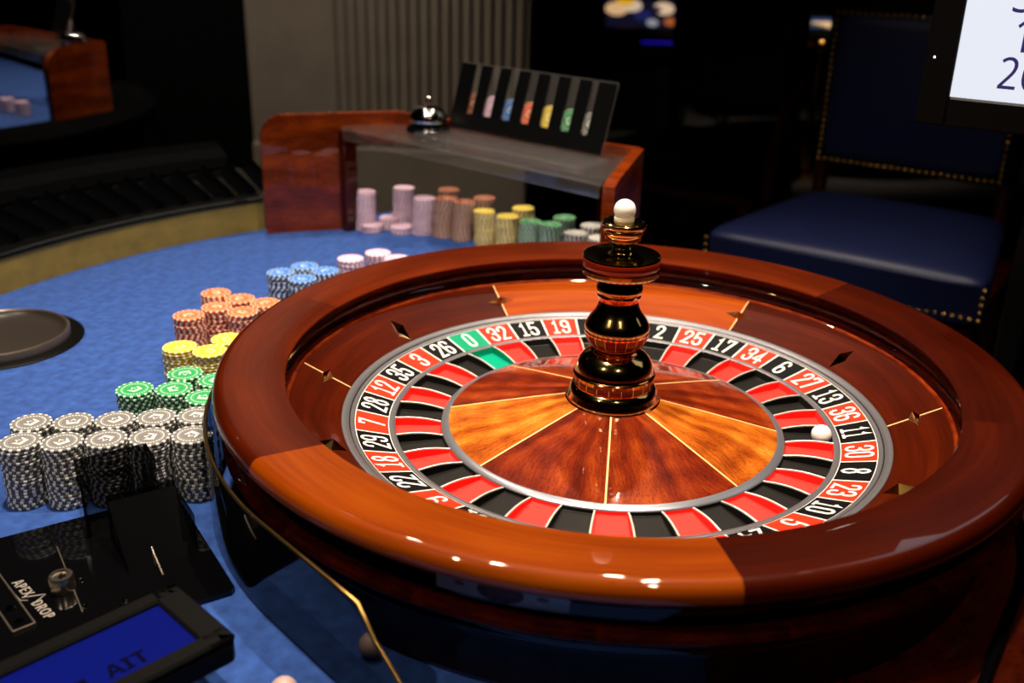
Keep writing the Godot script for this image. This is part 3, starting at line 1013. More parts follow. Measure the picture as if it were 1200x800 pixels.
func chips() -> void:
	make_chip("grey", Color8(110, 107, 105), Color8(222, 224, 220), Color8(84, 78, 78))
	make_chip("green", Color8(34, 142, 78), Color8(206, 226, 206), Color8(10, 84, 48))
	make_chip("yellow", Color8(226, 196, 34), Color8(236, 232, 190), Color8(176, 140, 20))
	make_chip("orange", Color8(226, 92, 44), Color8(244, 214, 186), Color8(168, 52, 26))
	make_chip("blue", Color8(22, 104, 190), Color8(206, 220, 234), Color8(14, 46, 100))
	make_chip("pink", Color8(212, 170, 196), Color8(238, 224, 232), Color8(176, 130, 160))
	make_chip("brown", Color8(150, 62, 16), Color8(214, 196, 178), Color8(120, 46, 10))
	make_chip("white", Color8(196, 192, 188), Color8(232, 228, 222), Color8(52, 48, 50))
	var fives := ["leftmost", "second", "middle", "fourth", "rightmost"]
	var p := [[-0.5643, 0.1714], [-0.5249, 0.1649], [-0.4861, 0.1528], [-0.4470, 0.1419], [-0.4082, 0.1309]]
	for k in 5: stack("grey", "grey", p[k][0], p[k][1], TABLE, 20, "the " + fives[k] + " stack of the near grey row", "grey chips in two rows of stacks")
	p = [[-0.5752, 0.1323], [-0.5357, 0.1229], [-0.4967, 0.1126], [-0.4591, 0.1006], [-0.4206, 0.0902]]
	for k in 5: stack("grey", "grey", p[k][0], p[k][1], TABLE, 20, "the " + fives[k] + " stack of the far grey row", "grey chips in two rows of stacks")
	var w := ["the green stack at the left end", "the green stack in the middle of its front row", "the green stack touching the wheel at front", "the green stack half behind the wheel rim", "the rearmost fully seen green stack"]
	p = [[-0.5099, 0.0415], [-0.4697, 0.0338], [-0.4300, 0.0475], [-0.4352, 0.0040], [-0.4746, -0.0064]]
	for k in 5: stack("green", "green", p[k][0], p[k][1], TABLE, 20, w[k], "green chips between grey and yellow stacks")
	w = ["the leftmost yellow stack on the felt", "the front yellow stack on the felt", "the rear yellow stack against the wheel rim"]
	p = [[-0.5127, -0.0776], [-0.4734, -0.0724], [-0.4668, -0.1116]]
	for k in 3: stack("yellow", "yellow", p[k][0], p[k][1], TABLE, 20, w[k], "yellow chips on the felt")
	w = ["the rearmost orange stack", "the middle orange stack of the back row", "the orange stack behind the wheel rim", "the leftmost orange stack", "the middle orange stack of the front row", "the front orange stack beside the rim"]
	p = [[-0.5410, -0.2543], [-0.5033, -0.2495], [-0.4650, -0.2394], [-0.5530, -0.1889], [-0.5213, -0.2142], [-0.4826, -0.2023]]
	p[3] = [-0.5440, -0.1789]
	p[0] = [-0.5430, -0.2643]
	for k in 6: stack("orange", "orange", p[k][0], p[k][1], TABLE, 20, w[k], "orange chips on the felt")
	w = ["the leftmost blue stack", "the rear blue stack", "the rightmost blue stack at the rim", "the front blue stack at the rim"]
	p = [[-0.4863, -0.3652], [-0.4620, -0.3996], [-0.4261, -0.3837], [-0.4480, -0.3441]]
	for k in 4: stack("blue", "blue", p[k][0], p[k][1], TABLE, 20, w[k], "blue chips on the felt")
	w = ["the leftmost pink stack beyond the rim", "the tallest pink stack beyond the rim", "the rightmost pink stack beyond the rim"]
	p = [[-0.4053, -0.4474], [-0.3723, -0.4839], [-0.3377, -0.4613]]
	for k in 3: stack("pink", "pink", p[k][0], p[k][1], TABLE, 20, w[k], "pink chips on the felt")


# ------------------------------------------------------------------ chip cabinet, bell, chip display
func cabinet(at: Vector3, turn: float, label: String, rounded := false) -> Node3D:
	# local axes: x along the front from its left post, -z to the back; y from the felt
	var o := thing("chip_cabinet", label, "cabinet", at, turn)
	var H := 0.194
	var W := 0.598
	var wa := Vector3(-0.091, 0, 0.112)
	var wb := Vector3(0.040, 0, -0.098)
	var bk := Vector3(0.515, 0, -0.190)
	var front := Vector3(W, 0, 0)
	# broad board at the left end with a rounded corner
	var wl := (wb - wa).length()
	var poly := [Vector2(0, 0), Vector2(0.148, 0), Vector2(0.148, 0.158), Vector2(wl, 0.158), Vector2(wl, 0.215), Vector2(0.045, 0.215)]
	for k in 7:
		var a := PI / 2 + PI / 2 * (k + 1) / 8.0
		poly.append(Vector2(0.045 + 0.045 * cos(a), 0.170 + 0.045 * sin(a)))
	poly.append(Vector2(0, 0.170))
	var wing := MB.new()
	wing.slab(poly, wa, (wb - wa).normalized(), Vector3.UP, 0.018, 1.0)
	part("left_board", wing.done(), M.cabinet_wood, o)
	# rail along the back above the open window
	var bl := (bk - wb).length()
	var rail := MB.new()
	rail.slab([Vector2(-0.004, 0.158), Vector2(bl, 0.150), Vector2(bl, 0.207), Vector2(-0.004, 0.215)], wb, (bk - wb).normalized(), Vector3.UP, 0.018)
	part("back_rail", rail.done(), M.cabinet_wood, o)
	var lp := MB.new()
	lp.box(Vector3(0.004, 0.094, -0.010), Vector3(0.016, 0.188, 0.030), 0.002)
	part("left_post", lp.done(), M.chair_wood, o)
	var brk := MB.new()
	brk.slab([Vector2(0, 0.188), Vector2(0.085, 0.188), Vector2(0.085, 0.150), Vector2(0.050, 0.158), Vector2(0.020, 0.172)], Vector3(0.012, 0, -0.012), Vector3(0.2, 0, -0.98).normalized(), Vector3.UP, 0.012)
	part("left_bracket", brk.done(), M.cabinet_wood, o)
	var rl := (front - bk).length()
	var rp := MB.new()
	if rounded:
		var pr := [Vector2(0, 0), Vector2(rl, 0), Vector2(rl, 0.207), Vector2(0.06, 0.207)]
		for k in 7:
			var a := PI / 2 + PI / 2 * (k + 1) / 8.0
			pr.append(Vector2(0.06 + 0.06 * cos(a), 0.147 + 0.06 * sin(a)))
		pr.append(Vector2(0, 0.147))
		rp.slab(pr, front, (bk - front).normalized(), Vector3.UP, 0.018)
	else:
		rp.slab([Vector2(0, 0), Vector2(rl, 0), Vector2(rl, 0.207), Vector2(0.03, 0.196), Vector2(0, 0.190)], front, (bk - front).normalized(), Vector3.UP, 0.018)
	part("right_end", rp.done(), M.cabinet_wood, o)
	var lid := MB.new()
	lid.slab([Vector2(0, 0), Vector2(W - 0.012, 0), Vector2(bk.x - 0.010, -bk.z - 0.01), Vector2(wb.x, -wb.z - 0.01)], Vector3(0, 0.191, 0), Vector3.RIGHT, Vector3.FORWARD, 0.006)
	part("acrylic_lid", lid.done(), M.clear_acrylic, o)
	var lipm := MB.new()
	lipm.box(Vector3(W / 2 - 0.004, 0.182, 0.003), Vector3(W - 0.020, 0.022, 0.005), 0.001)
	part("acrylic_lip", lipm.done(), M.clear_acrylic, o)
	return o


func bell(at: Vector3, label: String) -> void:
	var o := thing("desk_bell", label, "bell", at)
	part("bell_base", lathe_mesh([Vector2(0.0, 0.0), Vector2(0.038, 0.0), Vector2(0.040, 0.003), Vector2(0.036, 0.010), Vector2(0.028, 0.014), Vector2(0.0, 0.014)], 40), M.black_gloss, o)
	part("bell_dome", lathe_mesh([Vector2(0.033, 0.018), Vector2(0.034, 0.020), Vector2(0.0325, 0.028), Vector2(0.027, 0.037), Vector2(0.018, 0.043), Vector2(0.006, 0.046), Vector2(0.0, 0.046)], 40), M.chrome, o)
	part("bell_button", lathe_mesh([Vector2(0.003, 0.044), Vector2(0.003, 0.052), Vector2(0.006, 0.054), Vector2(0.006, 0.057), Vector2(0.003, 0.060), Vector2(0.0, 0.0605)], 20), M.chrome, o)


func chip_display(at: Vector3, turn: float, kinds: Array, label: String) -> void:
	# local: x along the board, board stands at z = 0 leaning back, foot towards +z
	var L := 0.335
	var o := thing("chip_display", label, "display stand", at, turn)
	var up := Vector3(0, 0.95, -0.31).normalized()
	var nrm := Vector3.RIGHT.cross(up)
	var pn := MB.new()
	pn.box(up * 0.062, Vector3(L, 0.124, 0.005), 0.001, Basis(Vector3.RIGHT, up, nrm))
	part("acrylic_panel", pn.done(), M.clear_acrylic, o)
	var foot := MB.new()
	foot.box(Vector3(0, 0.003, 0.035), Vector3(L + 0.03, 0.005, 0.075), 0.001)
	part("acrylic_foot", foot.done(), M.clear_acrylic, o)
	for k in 8:
		var bar := MB.new()
		var wide := 0.024 if k > 0 and k < 7 else 0.034
		bar.box(up * 0.078 + nrm * 0.0045 + Vector3(-L / 2 + 0.0175 + (L - 0.035) * k / 7.0, 0, 0), Vector3(wide, 0.086, 0.003), 0.0006, Basis(Vector3.RIGHT, up, nrm))
		part("black_slat", bar.done(), M.black_satin, o)
	var low := MB.new()
	low.box(up * 0.0225 + nrm * 0.0045, Vector3(L, 0.027, 0.003), 0.0006, Basis(Vector3.RIGHT, up, nrm))
	part("black_band", low.done(), M.black_satin, o)
	var names := {"brown": "brown", "pink": "lilac", "blue": "blue", "orange": "orange", "yellow": "yellow", "green": "green", "white": "silver grey", "grey": "grey"}
	for k in kinds.size():
		var c := MeshInstance3D.new()
		c.name = numbered(kinds[k] + "_sample_chip")
		c.mesh = chip_mesh[kinds[k]]
		add_child(c)
		var x := -L / 2 + 0.0175 + (L - 0.035) * (k + 0.5) / 7.0
		var lift := 0.054
		c.transform = Transform3D(Basis(Vector3.RIGHT, nrm, -up) * Basis(Vector3.UP, 0.4 * k), up * lift + Vector3(x, 0, 0) - nrm * 0.0060)
		c.transform = o.transform * c.transform
		tag(c, names[kinds[k]] + " sample chip fixed on the black " + ("display behind the bell" if label.begins_with("black chip") else "display of the far table"), "chip", "sample chips on a display")


func cabinet_and_things() -> void:
	var at := Vector3(-0.516, TABLE, -0.809)
	var turn := -atan2(0.342, 0.491)
	var c := cabinet(at, turn, "wooden chip cabinet with clear lid standing on the blue felt behind the wheel")
	var ex := Basis(Vector3.UP, turn) * Vector3.RIGHT
	var ez := Basis(Vector3.UP, turn) * Vector3.BACK
	var top := TABLE + 0.194
	bell(at + ex * 0.137 + ez * -0.085 + Vector3(0, 0.194, 0), "shiny black desk bell with chrome button on the clear cabinet lid")
	chip_display(at + ex * 0.332 + ez * -0.110 + Vector3(0, 0.1945, 0), turn, ["brown", "pink", "blue", "orange", "yellow", "green", "grey"], "black chip display with seven coloured sample chips on the clear cabinet lid")
	# chips kept inside, in leaning columns
	var rows := [
		["pink", "lilac", -0.466, -0.815, 4, "the low lilac stack at the cabinet's left"],
		["pink", "lilac", -0.412, -0.815, 4, "the low lilac stack right of the cabinet's left"],
		["pink", "lilac", -0.440, -0.845, 6, "the middle-height lilac stack inside the cabinet"],
		["pink", "lilac", -0.484, -0.830, 21, "the tall lilac stack at the cabinet's far left"],
		["pink", "lilac", -0.418, -0.862, 22, "the second tall lilac stack in the cabinet"],
		["pink", "lilac", -0.372, -0.820, 20, "the tall lilac stack next to the brown ones"],
		["brown", "brown", -0.332, -0.812, 21, "the brown stack next to the lilac ones"],
		["brown", "brown", -0.294, -0.795, 21, "the middle brown stack in the cabinet"],
		["brown", "brown", -0.330, -0.854, 23, "the rear brown stack in the cabinet"],
		["brown", "brown", -0.262, -0.820, 22, "the brown stack next to the yellow ones"],
		["yellow", "yellow", -0.248, -0.776, 18, "the yellow cabinet stack next to the brown ones"],
		["yellow", "yellow", -0.208, -0.762, 17, "the second yellow stack in the cabinet"],
		["yellow", "yellow", -0.178, -0.788, 20, "the rear yellow stack in the cabinet"],
		["green", "green", -0.165, -0.736, 17, "the green cabinet stack next to the yellow ones"],
		["green", "green", -0.126, -0.724, 17, "the second green stack in the cabinet"],
		["green", "green", -0.106, -0.762, 18, "the rear green stack in the cabinet"],
		["white", "white", -0.080, -0.702, 15, "the first white stack in the cabinet"],
		["white", "white", -0.040, -0.682, 15, "the white stack nearest the cabinet's right end"],
		["white", "white", -0.052, -0.732, 17, "the rear white stack in the cabinet"],
	]
	for r in rows:
		stack(r[0], r[1], r[2], r[3], TABLE, r[4], r[5], r[1] + " chips inside the cabinet", Vector2(rng.randf_range(-0.08, 0.08), -0.10))


# ------------------------------------------------------------------ small things on the felt
func dish() -> void:
	var at := Vector3(-0.826, TABLE, -0.203)
	var o := thing("recessed_dish", "round dark metal dish in a black ring set into the felt", "dish", at)
	part("black_ring", lathe_mesh([Vector2(0.083, 0.0), Vector2(0.104, 0.0), Vector2(0.1055, 0.0015), Vector2(0.104, 0.003), Vector2(0.083, 0.003)].slice(1), 64), M.black_satin, o)
	part("dish_bowl", lathe_mesh([Vector2(0.0835, 0.0130), Vector2(0.0815, 0.0085), Vector2(0.0770, 0.0050), Vector2(0.0700, 0.0032), Vector2(0.0, 0.0024)], 64), M.dish_enamel, o)
	part("dish_rim", lathe_mesh([Vector2(0.0880, 0.0030), Vector2(0.0880, 0.0125), Vector2(0.0868, 0.0142), Vector2(0.0850, 0.0145), Vector2(0.0834, 0.0130)], 64), M.dish_metal, o)


func drop_box() -> void:
	# plate axes: ex to the right-front, ey towards the back-right
	var p0 := Vector3(-0.3220, TABLE, 0.2700)       # right corner
	var ey := Vector3(-0.4278 + 0.3220, 0, 0.1413 - 0.2700).normalized()
	var ex := Vector3(-ey.z, 0, ey.x)               # to the right, seen along ey
	var o := thing("drop_box_plate", "glossy black drop slot plate with lettering, lock and slot at the felt's near left", "drop box")
	var pl := MB.new()
	var w := 0.30
	var l := 0.165
	pl.slab([Vector2(-w, -0.02), Vector2(-0.004, -0.02), Vector2(0, -0.016), Vector2(0, l), Vector2(-w, l)], p0 + Vector3(0, 0.0025, 0), ex, ey, 0.005)
	part("plate", pl.done(), M.black_gloss, o)
	var b := Basis(ex, Vector3.UP, -ey)
	# folded black guide over the slot
	var q0 := Vector3(-0.4388, TABLE + 0.005, 0.2435)
	var guide := MB.new()
	guide.box(p0 + ex * -0.042 + ey * 0.112 + Vector3(0, 0.027, 0), Vector3(0.062, 0.045, 0.004), 0.0006, b)
	guide.box(p0 + ex * -0.011 + ey * 0.086 + Vector3(0, 0.022, 0), Vector3(0.004, 0.036, 0.054), 0.0006, b)
	part("front_guide", guide.done(), M.smoked_acrylic, o)
	var guide2 := MB.new()
	guide2.box(p0 + ex * -0.056 + ey * 0.155 + Vector3(0, 0.038, 0), Vector3(0.066, 0.066, 0.004), 0.0006, b)
	guide2.box(p0 + ex * -0.025 + ey * 0.140 + Vector3(0, 0.038, 0), Vector3(0.004, 0.066, 0.030), 0.0006, b)
	guide2.box(p0 + ex * -0.089 + ey * 0.140 + Vector3(0, 0.030, 0), Vector3(0.004, 0.050, 0.030), 0.0006, b)
	part("rear_guide", guide2.done(), M.smoked_acrylic, o)
	var ramp := MB.new()
	ramp.slab([Vector2(0.0, 0.0), Vector2(0.062, 0.0), Vector2(0.062, 0.040)], p0 + ex * -0.042 + ey * 0.048 + Vector3(0, 0.005, 0), ey, Vector3.UP, 0.060)
	part("ramp", ramp.done(), M.black_gloss, o)
	var slot := MB.new()
	slot.tube([p0 + ex * -0.048 + ey * 0.100 + Vector3(0, 0.034, 0), p0 + ex * -0.048 + ey * 0.060 + Vector3(0, 0.012, 0), p0 + ex * -0.048 + ey * 0.030 + Vector3(0, 0.0058, 0)], 0.0012, 6)
	part("bill_slot_trim", slot.done(), M.dish_metal, o)
	for s in [[-0.110, 0.060], [-0.085, 0.012], [-0.115, 0.020], [-0.02, 0.12]]:
		part("screw", lathe_mesh([Vector2(0.0026, 0.0), Vector2(0.0022, 0.0010), Vector2(0.0, 0.0013)], 14), M.chrome, o, p0 + ex * s[0] + ey * s[1] + Vector3(0, 0.005, 0))
	var seam := MB.new()
	seam.box(p0 + ex * -0.118 + ey * 0.068 + Vector3(0, 0.0056, 0), Vector3(0.0012, 0.0012, 0.11), 0.0003, b)
	part("cover_edge", seam.done(), M.dish_metal, o)
	# lock
	var lk := Vector3(-0.4535, TABLE + 0.005, 0.3075)
	var lo := part("key_lock", lathe_mesh([Vector2(0.0102, 0.0), Vector2(0.0102, 0.013), Vector2(0.0094, 0.0145), Vector2(0.0074, 0.0145), Vector2(0.0070, 0.0128), Vector2(0.0, 0.0126)], 32), M.lock_metal, o, lk)
	var keyhole := MB.new()
	keyhole.box(Vector3(0, 0.0134, 0), Vector3(0.0016, 0.0016, 0.008), 0.0003, Basis(Vector3.UP, 0.6))
	keyhole.box(Vector3(0.001, 0.0134, 0), Vector3(0.006, 0.0014, 0.0016), 0.0003, Basis(Vector3.UP, 0.6))
	part("keyhole", keyhole.done(), M.black_satin, lo)
	# framed slot with a latch
	var sc := Vector3(-0.4905, TABLE + 0.006, 0.3320)
	var sl := Vector3(0.0629, 0, 0.0545).normalized()
	var sb := Basis(Vector3(sl.z, 0, -sl.x), Vector3.UP, sl)
	var fr := MB.new()
	for s in [-1.0, 1.0]:
		fr.box(sc + sb.x * 0.0085 * s, Vector3(0.0016, 0.003, 0.090), 0.0005, sb)
		fr.box(sc + sb.z * 0.045 * s, Vector3(0.0186, 0.003, 0.0016), 0.0005, sb)
	part("slot_frame", fr.done(), M.dish_metal, o)
	for k in 2:
		var lt := MB.new()
		lt.box(sc + sb.z * (0.012 + 0.022 * k), Vector3(0.008, 0.004, 0.005), 0.0014, sb)
		part("latch", lt.done(), M.chrome, o)
	# lettering
	var dirx := Vector3(-0.4429 + 0.4973, 0, 0.3423 - 0.3009).normalized()
	var diry := Vector3.UP.cross(dirx)
	if diry.dot(ex) < 0: diry = -diry
	var f := SystemFont.new()
	f.font_names = PackedStringArray(["Droid Sans"])
	f.font_weight = 700
	var lm := mat("silver_print", Color8(150, 140, 132), 0.4, 0.3)
	var start := Vector3(-0.4985, TABLE + 0.0052, 0.3030)
	for w2 in [["APEX", 0.0, 0.028], ["DROP", 0.040, 0.029]]:
		var tm := TextMesh.new()
		tm.text = w2[0]
		tm.font = f
		tm.font_size = 48
		tm.pixel_size = 0.01
		tm.depth = 0.02
		var bx := tm.get_aabb()
		var k: float = w2[2] / bx.size.x
		var t := part("lettering", tm, lm, o)
		t.transform = Transform3D(Basis(dirx * k, diry * (0.0088 / bx.size.y), Vector3.UP * 0.02), start + dirx * (w2[1] + w2[2] / 2) )
	var tr := MB.new()
	var ts := start + dirx * 0.034 + Vector3(0, 0.0002, 0)
	tr.tube([ts - dirx * 0.007 - diry * 0.006, ts + diry * 0.010 + dirx * 0.002, ts + dirx * 0.008 - diry * 0.003], 0.0006, 4)
	tr.tube([start + dirx * 0.006 - diry * 0.0085, start + dirx * 0.030 - diry * 0.0085, ts - diry * 0.004], 0.0006, 4)
	part("triangle_logo", tr.done(), lm, o)


func terminal() -> void:
	# slim terminal leaning towards the dealer, its LCD lit blue
	var y: float = -0.010
	var A := Vector3(-0.3318, y, 0.3470)     # back right corner of the top
	var B := Vector3(-0.2610, y, 0.4010)     # front right corner
	var ez := (B - A).normalized()
	var ex := Vector3(ez.z, 0, -ez.x)        # to the right
	var o := thing("terminal", "slim black terminal with a lit blue screen at the table's near left corner", "terminal")
	var D := (B - A).length()
	var W := 0.24
	var b := Basis(ex, Vector3.UP, ez)
	var ctr := A + ez * D / 2 - ex * W / 2
	var body := MB.new()
	body.box(ctr + Vector3(0, -0.013, 0), Vector3(W, 0.022, D), 0.004, b)
	part("housing", body.done(), M.black_plastic, o)
	# raised bezel of four bars
	var bez := MB.new()
	bez.box(ctr + ez * (-D / 2 + 0.007) + Vector3(0, -0.001, 0), Vector3(W, 0.006, 0.014), 0.002, b)
	bez.box(ctr + ez * (D / 2 - 0.008) + Vector3(0, -0.001, 0), Vector3(W, 0.006, 0.016), 0.002, b)
	bez.box(ctr + ex * (W / 2 - 0.011) + Vector3(0, -0.001, 0), Vector3(0.022, 0.006, D), 0.002, b)
	bez.box(ctr - ex * (W / 2 - 0.011) + Vector3(0, -0.001, 0), Vector3(0.022, 0.006, D), 0.002, b)
	part("bezel", bez.done(), M.black_plastic, o)
	var scr := MB.new()
	scr.box(ctr + Vector3(0, -0.0018, 0), Vector3(W - 0.044, 0.0008, D - 0.030), 0.0, b)
	part("screen", scr.done(), M.lcd_blue, o)
	var f := SystemFont.new()
	f.font_names = PackedStringArray(["Droid Sans"])
	f.font_weight = 700
	var tm := TextMesh.new()
	tm.text = "AIT"
	tm.font = f
	tm.font_size = 32
	tm.pixel_size = 0.0006
	tm.depth = 0.0004
	var lm := mat("lcd_dark", Color8(5, 5, 16), 0.6, 0.0, 0.0, 0.05)
	part("screen_text", tm, lm, o).transform = Transform3D(Basis(ex, -ez, Vector3.UP), ctr + ez * 0.016 + ex * 0.050 + Vector3(0, -0.0012, 0))
	var blot := MB.new()
	blot.box(ctr + ez * 0.018 + ex * 0.012 + Vector3(0, -0.0013, 0), Vector3(0.020, 0.0004, 0.016), 0.0, b)
	part("screen_icon", blot.done(), lm, o)
	var leg := MB.new()
	leg.box(ctr - ex * 0.012 + Vector3(0, (TABLE - y - 0.024) / 2 - 0.012, 0.004), Vector3(W - 0.06, -TABLE + y - 0.020, D - 0.03), 0.004, b)
	part("stand", leg.done(), M.black_plastic, o)
	var l := AreaLight3D.new()
	l.name = "screen_light"
	l.area_size = Vector2(W - 0.05, D - 0.034)
	l.light_color = Color8(60, 64, 255)
	l.light_energy = 0.006
	l.area_range = 6.0
	l.area_attenuation = 2.0
	l.shadow_enabled = true
	o.add_child(l)
	l.transform = Transform3D(Basis(ex, -ez, Vector3.UP), ctr + Vector3(0, 0.0005, 0))


func monitor() -> void:
	var A := Vector3(0.3503, 0.3088, -0.2211)        # lower left corner of the lit screen
	var e := Vector3(0.8857, 0, 0.4642)
	var n := Vector3(-0.4642, 0, 0.8857)             # faces the players
	var b := Basis(e, Vector3.UP, n)
	var W := 0.25
	var H := 0.36
	var o := thing("results_monitor", "bright white results screen with blue winning numbers above the blue chair", "monitor")
	var ctr := A + e * W / 2 + Vector3(0, H / 2, 0)
	var body := MB.new()
	body.box(ctr - n * 0.022, Vector3(W + 0.064, H + 0.064, 0.036), 0.004, b)
	part("housing", body.done(), M.black_plastic, o)
	var bz := MB.new()
	for s in [-1.0, 1.0]:
		bz.box(ctr + e * s * (W / 2 + 0.016), Vector3(0.032, H + 0.064, 0.012), 0.002, b)
		bz.box(ctr + Vector3(0, s * (H / 2 + 0.016), 0), Vector3(W, 0.032, 0.012), 0.002, b)
	part("bezel", bz.done(), M.black_satin, o)
	var sc := MB.new()
	sc.box(ctr - n * 0.001, Vector3(W, H, 0.002), 0.0, b)
	part("screen", sc.done(), glow("screen_white", Color8(240, 244, 255), 0.98), o)
	var f := SystemFont.new()
	f.font_names = PackedStringArray(["Droid Sans"])
	var ink := mat("screen_ink", Color8(34, 22, 110), 0.6)
	var rows := [["26", 0.0133], ["1", 0.0528], ["3", 0.0924]]
	for r in rows:
		var tm := TextMesh.new()
		tm.text = r[0]
		tm.font = f
		tm.font_size = 64
		tm.pixel_size = 0.001
		tm.depth = 0.0008
		var bx := tm.get_aabb()
		var k: float = 0.0340 / bx.size.y
		var t := part("winning_number", tm, ink, o)
		var left := 0.0463 if r[0] != "1" else 0.0551
		t.transform = Transform3D(b * Basis.from_scale(Vector3(k * 0.86, k, 1)), A + e * (left - bx.position.x * k * 0.86) + Vector3(0, r[1] - bx.position.y * k, 0) + n * 0.0006)
	part("power_led", ball_mesh(0.0012), M.led_white, o, A - e * 0.0219 + Vector3(0, 0.0414, 0) + n * 0.006)
	var pole := MB.new()
	var foot := Vector3(0.470, 0, -0.215)
	pole.box(foot + Vector3(0, (ctr.y + TABLE) / 2, 0), Vector3(0.030, ctr.y - TABLE, 0.020), 0.004, b)
	pole.box(foot + Vector3(0, TABLE + 0.002, 0), Vector3(0.07, 0.008, 0.06), 0.002, b)
	part("stand_post", pole.done(), M.black_satin, o)
	var l := AreaLight3D.new()
	l.name = "screen_light"
	l.area_size = Vector2(W, H)
	l.light_color = Color8(225, 232, 255)
	l.light_energy = 0.006
	l.area_range = 8.0
	l.area_attenuation = 2.0
	l.shadow_enabled = true
	o.add_child(l)
	l.transform = Transform3D(b, ctr + n * 0.009)


# ------------------------------------------------------------------ chairs
func cushion(sx: float, sy: float, sz: float, crown: float, taper := 0.0) -> ArrayMesh:
	# soft box: rounded edges, domed top; widths shrink by taper towards -z
	var m := MB.new()
	var N := 28
	var idx := {}
	for side in 2:
		for j in range(N + 1):
			for i2 in range(N + 1):
				var u := -1.0 + 2.0 * i2 / N
				var v := -1.0 + 2.0 * j / N
				var uu := sin(u * PI / 2)
				var vv := sin(v * PI / 2)
				var ru := sqrt(maxf(0.0, 1.0 - pow(absf(uu), 9.0)))
				var rv := sqrt(maxf(0.0, 1.0 - pow(absf(vv), 9.0)))
				var h := ru * rv
				var y: float = sy * 0.5 * (0.55 + 0.45 * h) + crown * (1.0 - uu * uu) * (1.0 - vv * vv)
				if side == 1: y = -sy * 0.5
				var w := sx * 0.5 * (1.0 - taper * (0.5 - 0.5 * vv))
				var corner := pow(absf(uu), 8.0) * pow(absf(vv), 8.0) * 0.05
				idx[Vector3i(side, i2, j)] = m.vert(Vector3(uu * w * (1.0 - corner), y, vv * sz * 0.5 * (1.0 - corner)), Vector3(0, 1.0 if side == 0 else -1.0, 0), Vector2(u, v))
	for side in 2:
		for j in N:
			for i2 in N:
				m.quad(idx[Vector3i(side, i2, j)], idx[Vector3i(side, i2 + 1, j)], idx[Vector3i(side, i2 + 1, j + 1)], idx[Vector3i(side, i2, j + 1)])
	# skirt round the border
	var border := []
	for k in N: border.append(Vector2i(k, 0))
	for k in N: border.append(Vector2i(N, k))
	for k in N: border.append(Vector2i(N - k, N))
	for k in N: border.append(Vector2i(0, N - k))
	for k in border.size():
		var a: Vector2i = border[k]
		var b2: Vector2i = border[(k + 1) % border.size()]
		var p := [m.v[idx[Vector3i(0, a.x, a.y)]], m.v[idx[Vector3i(0, b2.x, b2.y)]], m.v[idx[Vector3i(1, b2.x, b2.y)]], m.v[idx[Vector3i(1, a.x, a.y)]]]
		var mid: Vector3 = (p[0] + p[1]) / 2
		m.face_n(p, Vector3(mid.x / sx, 0, mid.z / sz).normalized())
	var st := SurfaceTool.new()
	var me := m.done()
	st.create_from(me, 0)
	st.index()
	var arr := me.surface_get_arrays(0)
	# smooth normals of the top from its own shape
	var nn: PackedVector3Array = arr[Mesh.ARRAY_NORMAL]
	for j in range(N + 1):
		for i2 in range(N + 1):
			var a := m.v[idx[Vector3i(0, maxi(i2 - 1, 0), j)]]
			var b2 := m.v[idx[Vector3i(0, mini(i2 + 1, N), j)]]
			var c := m.v[idx[Vector3i(0, i2, maxi(j - 1, 0))]]
			var d := m.v[idx[Vector3i(0, i2, mini(j + 1, N))]]
			var q := (d - c).cross(b2 - a).normalized()
			nn[idx[Vector3i(0, i2, j)]] = q if q.y > 0 else -q
	arr[Mesh.ARRAY_NORMAL] = nn
	var out := ArrayMesh.new()
	out.add_surface_from_arrays(Mesh.PRIMITIVE_TRIANGLES, arr)
	return out


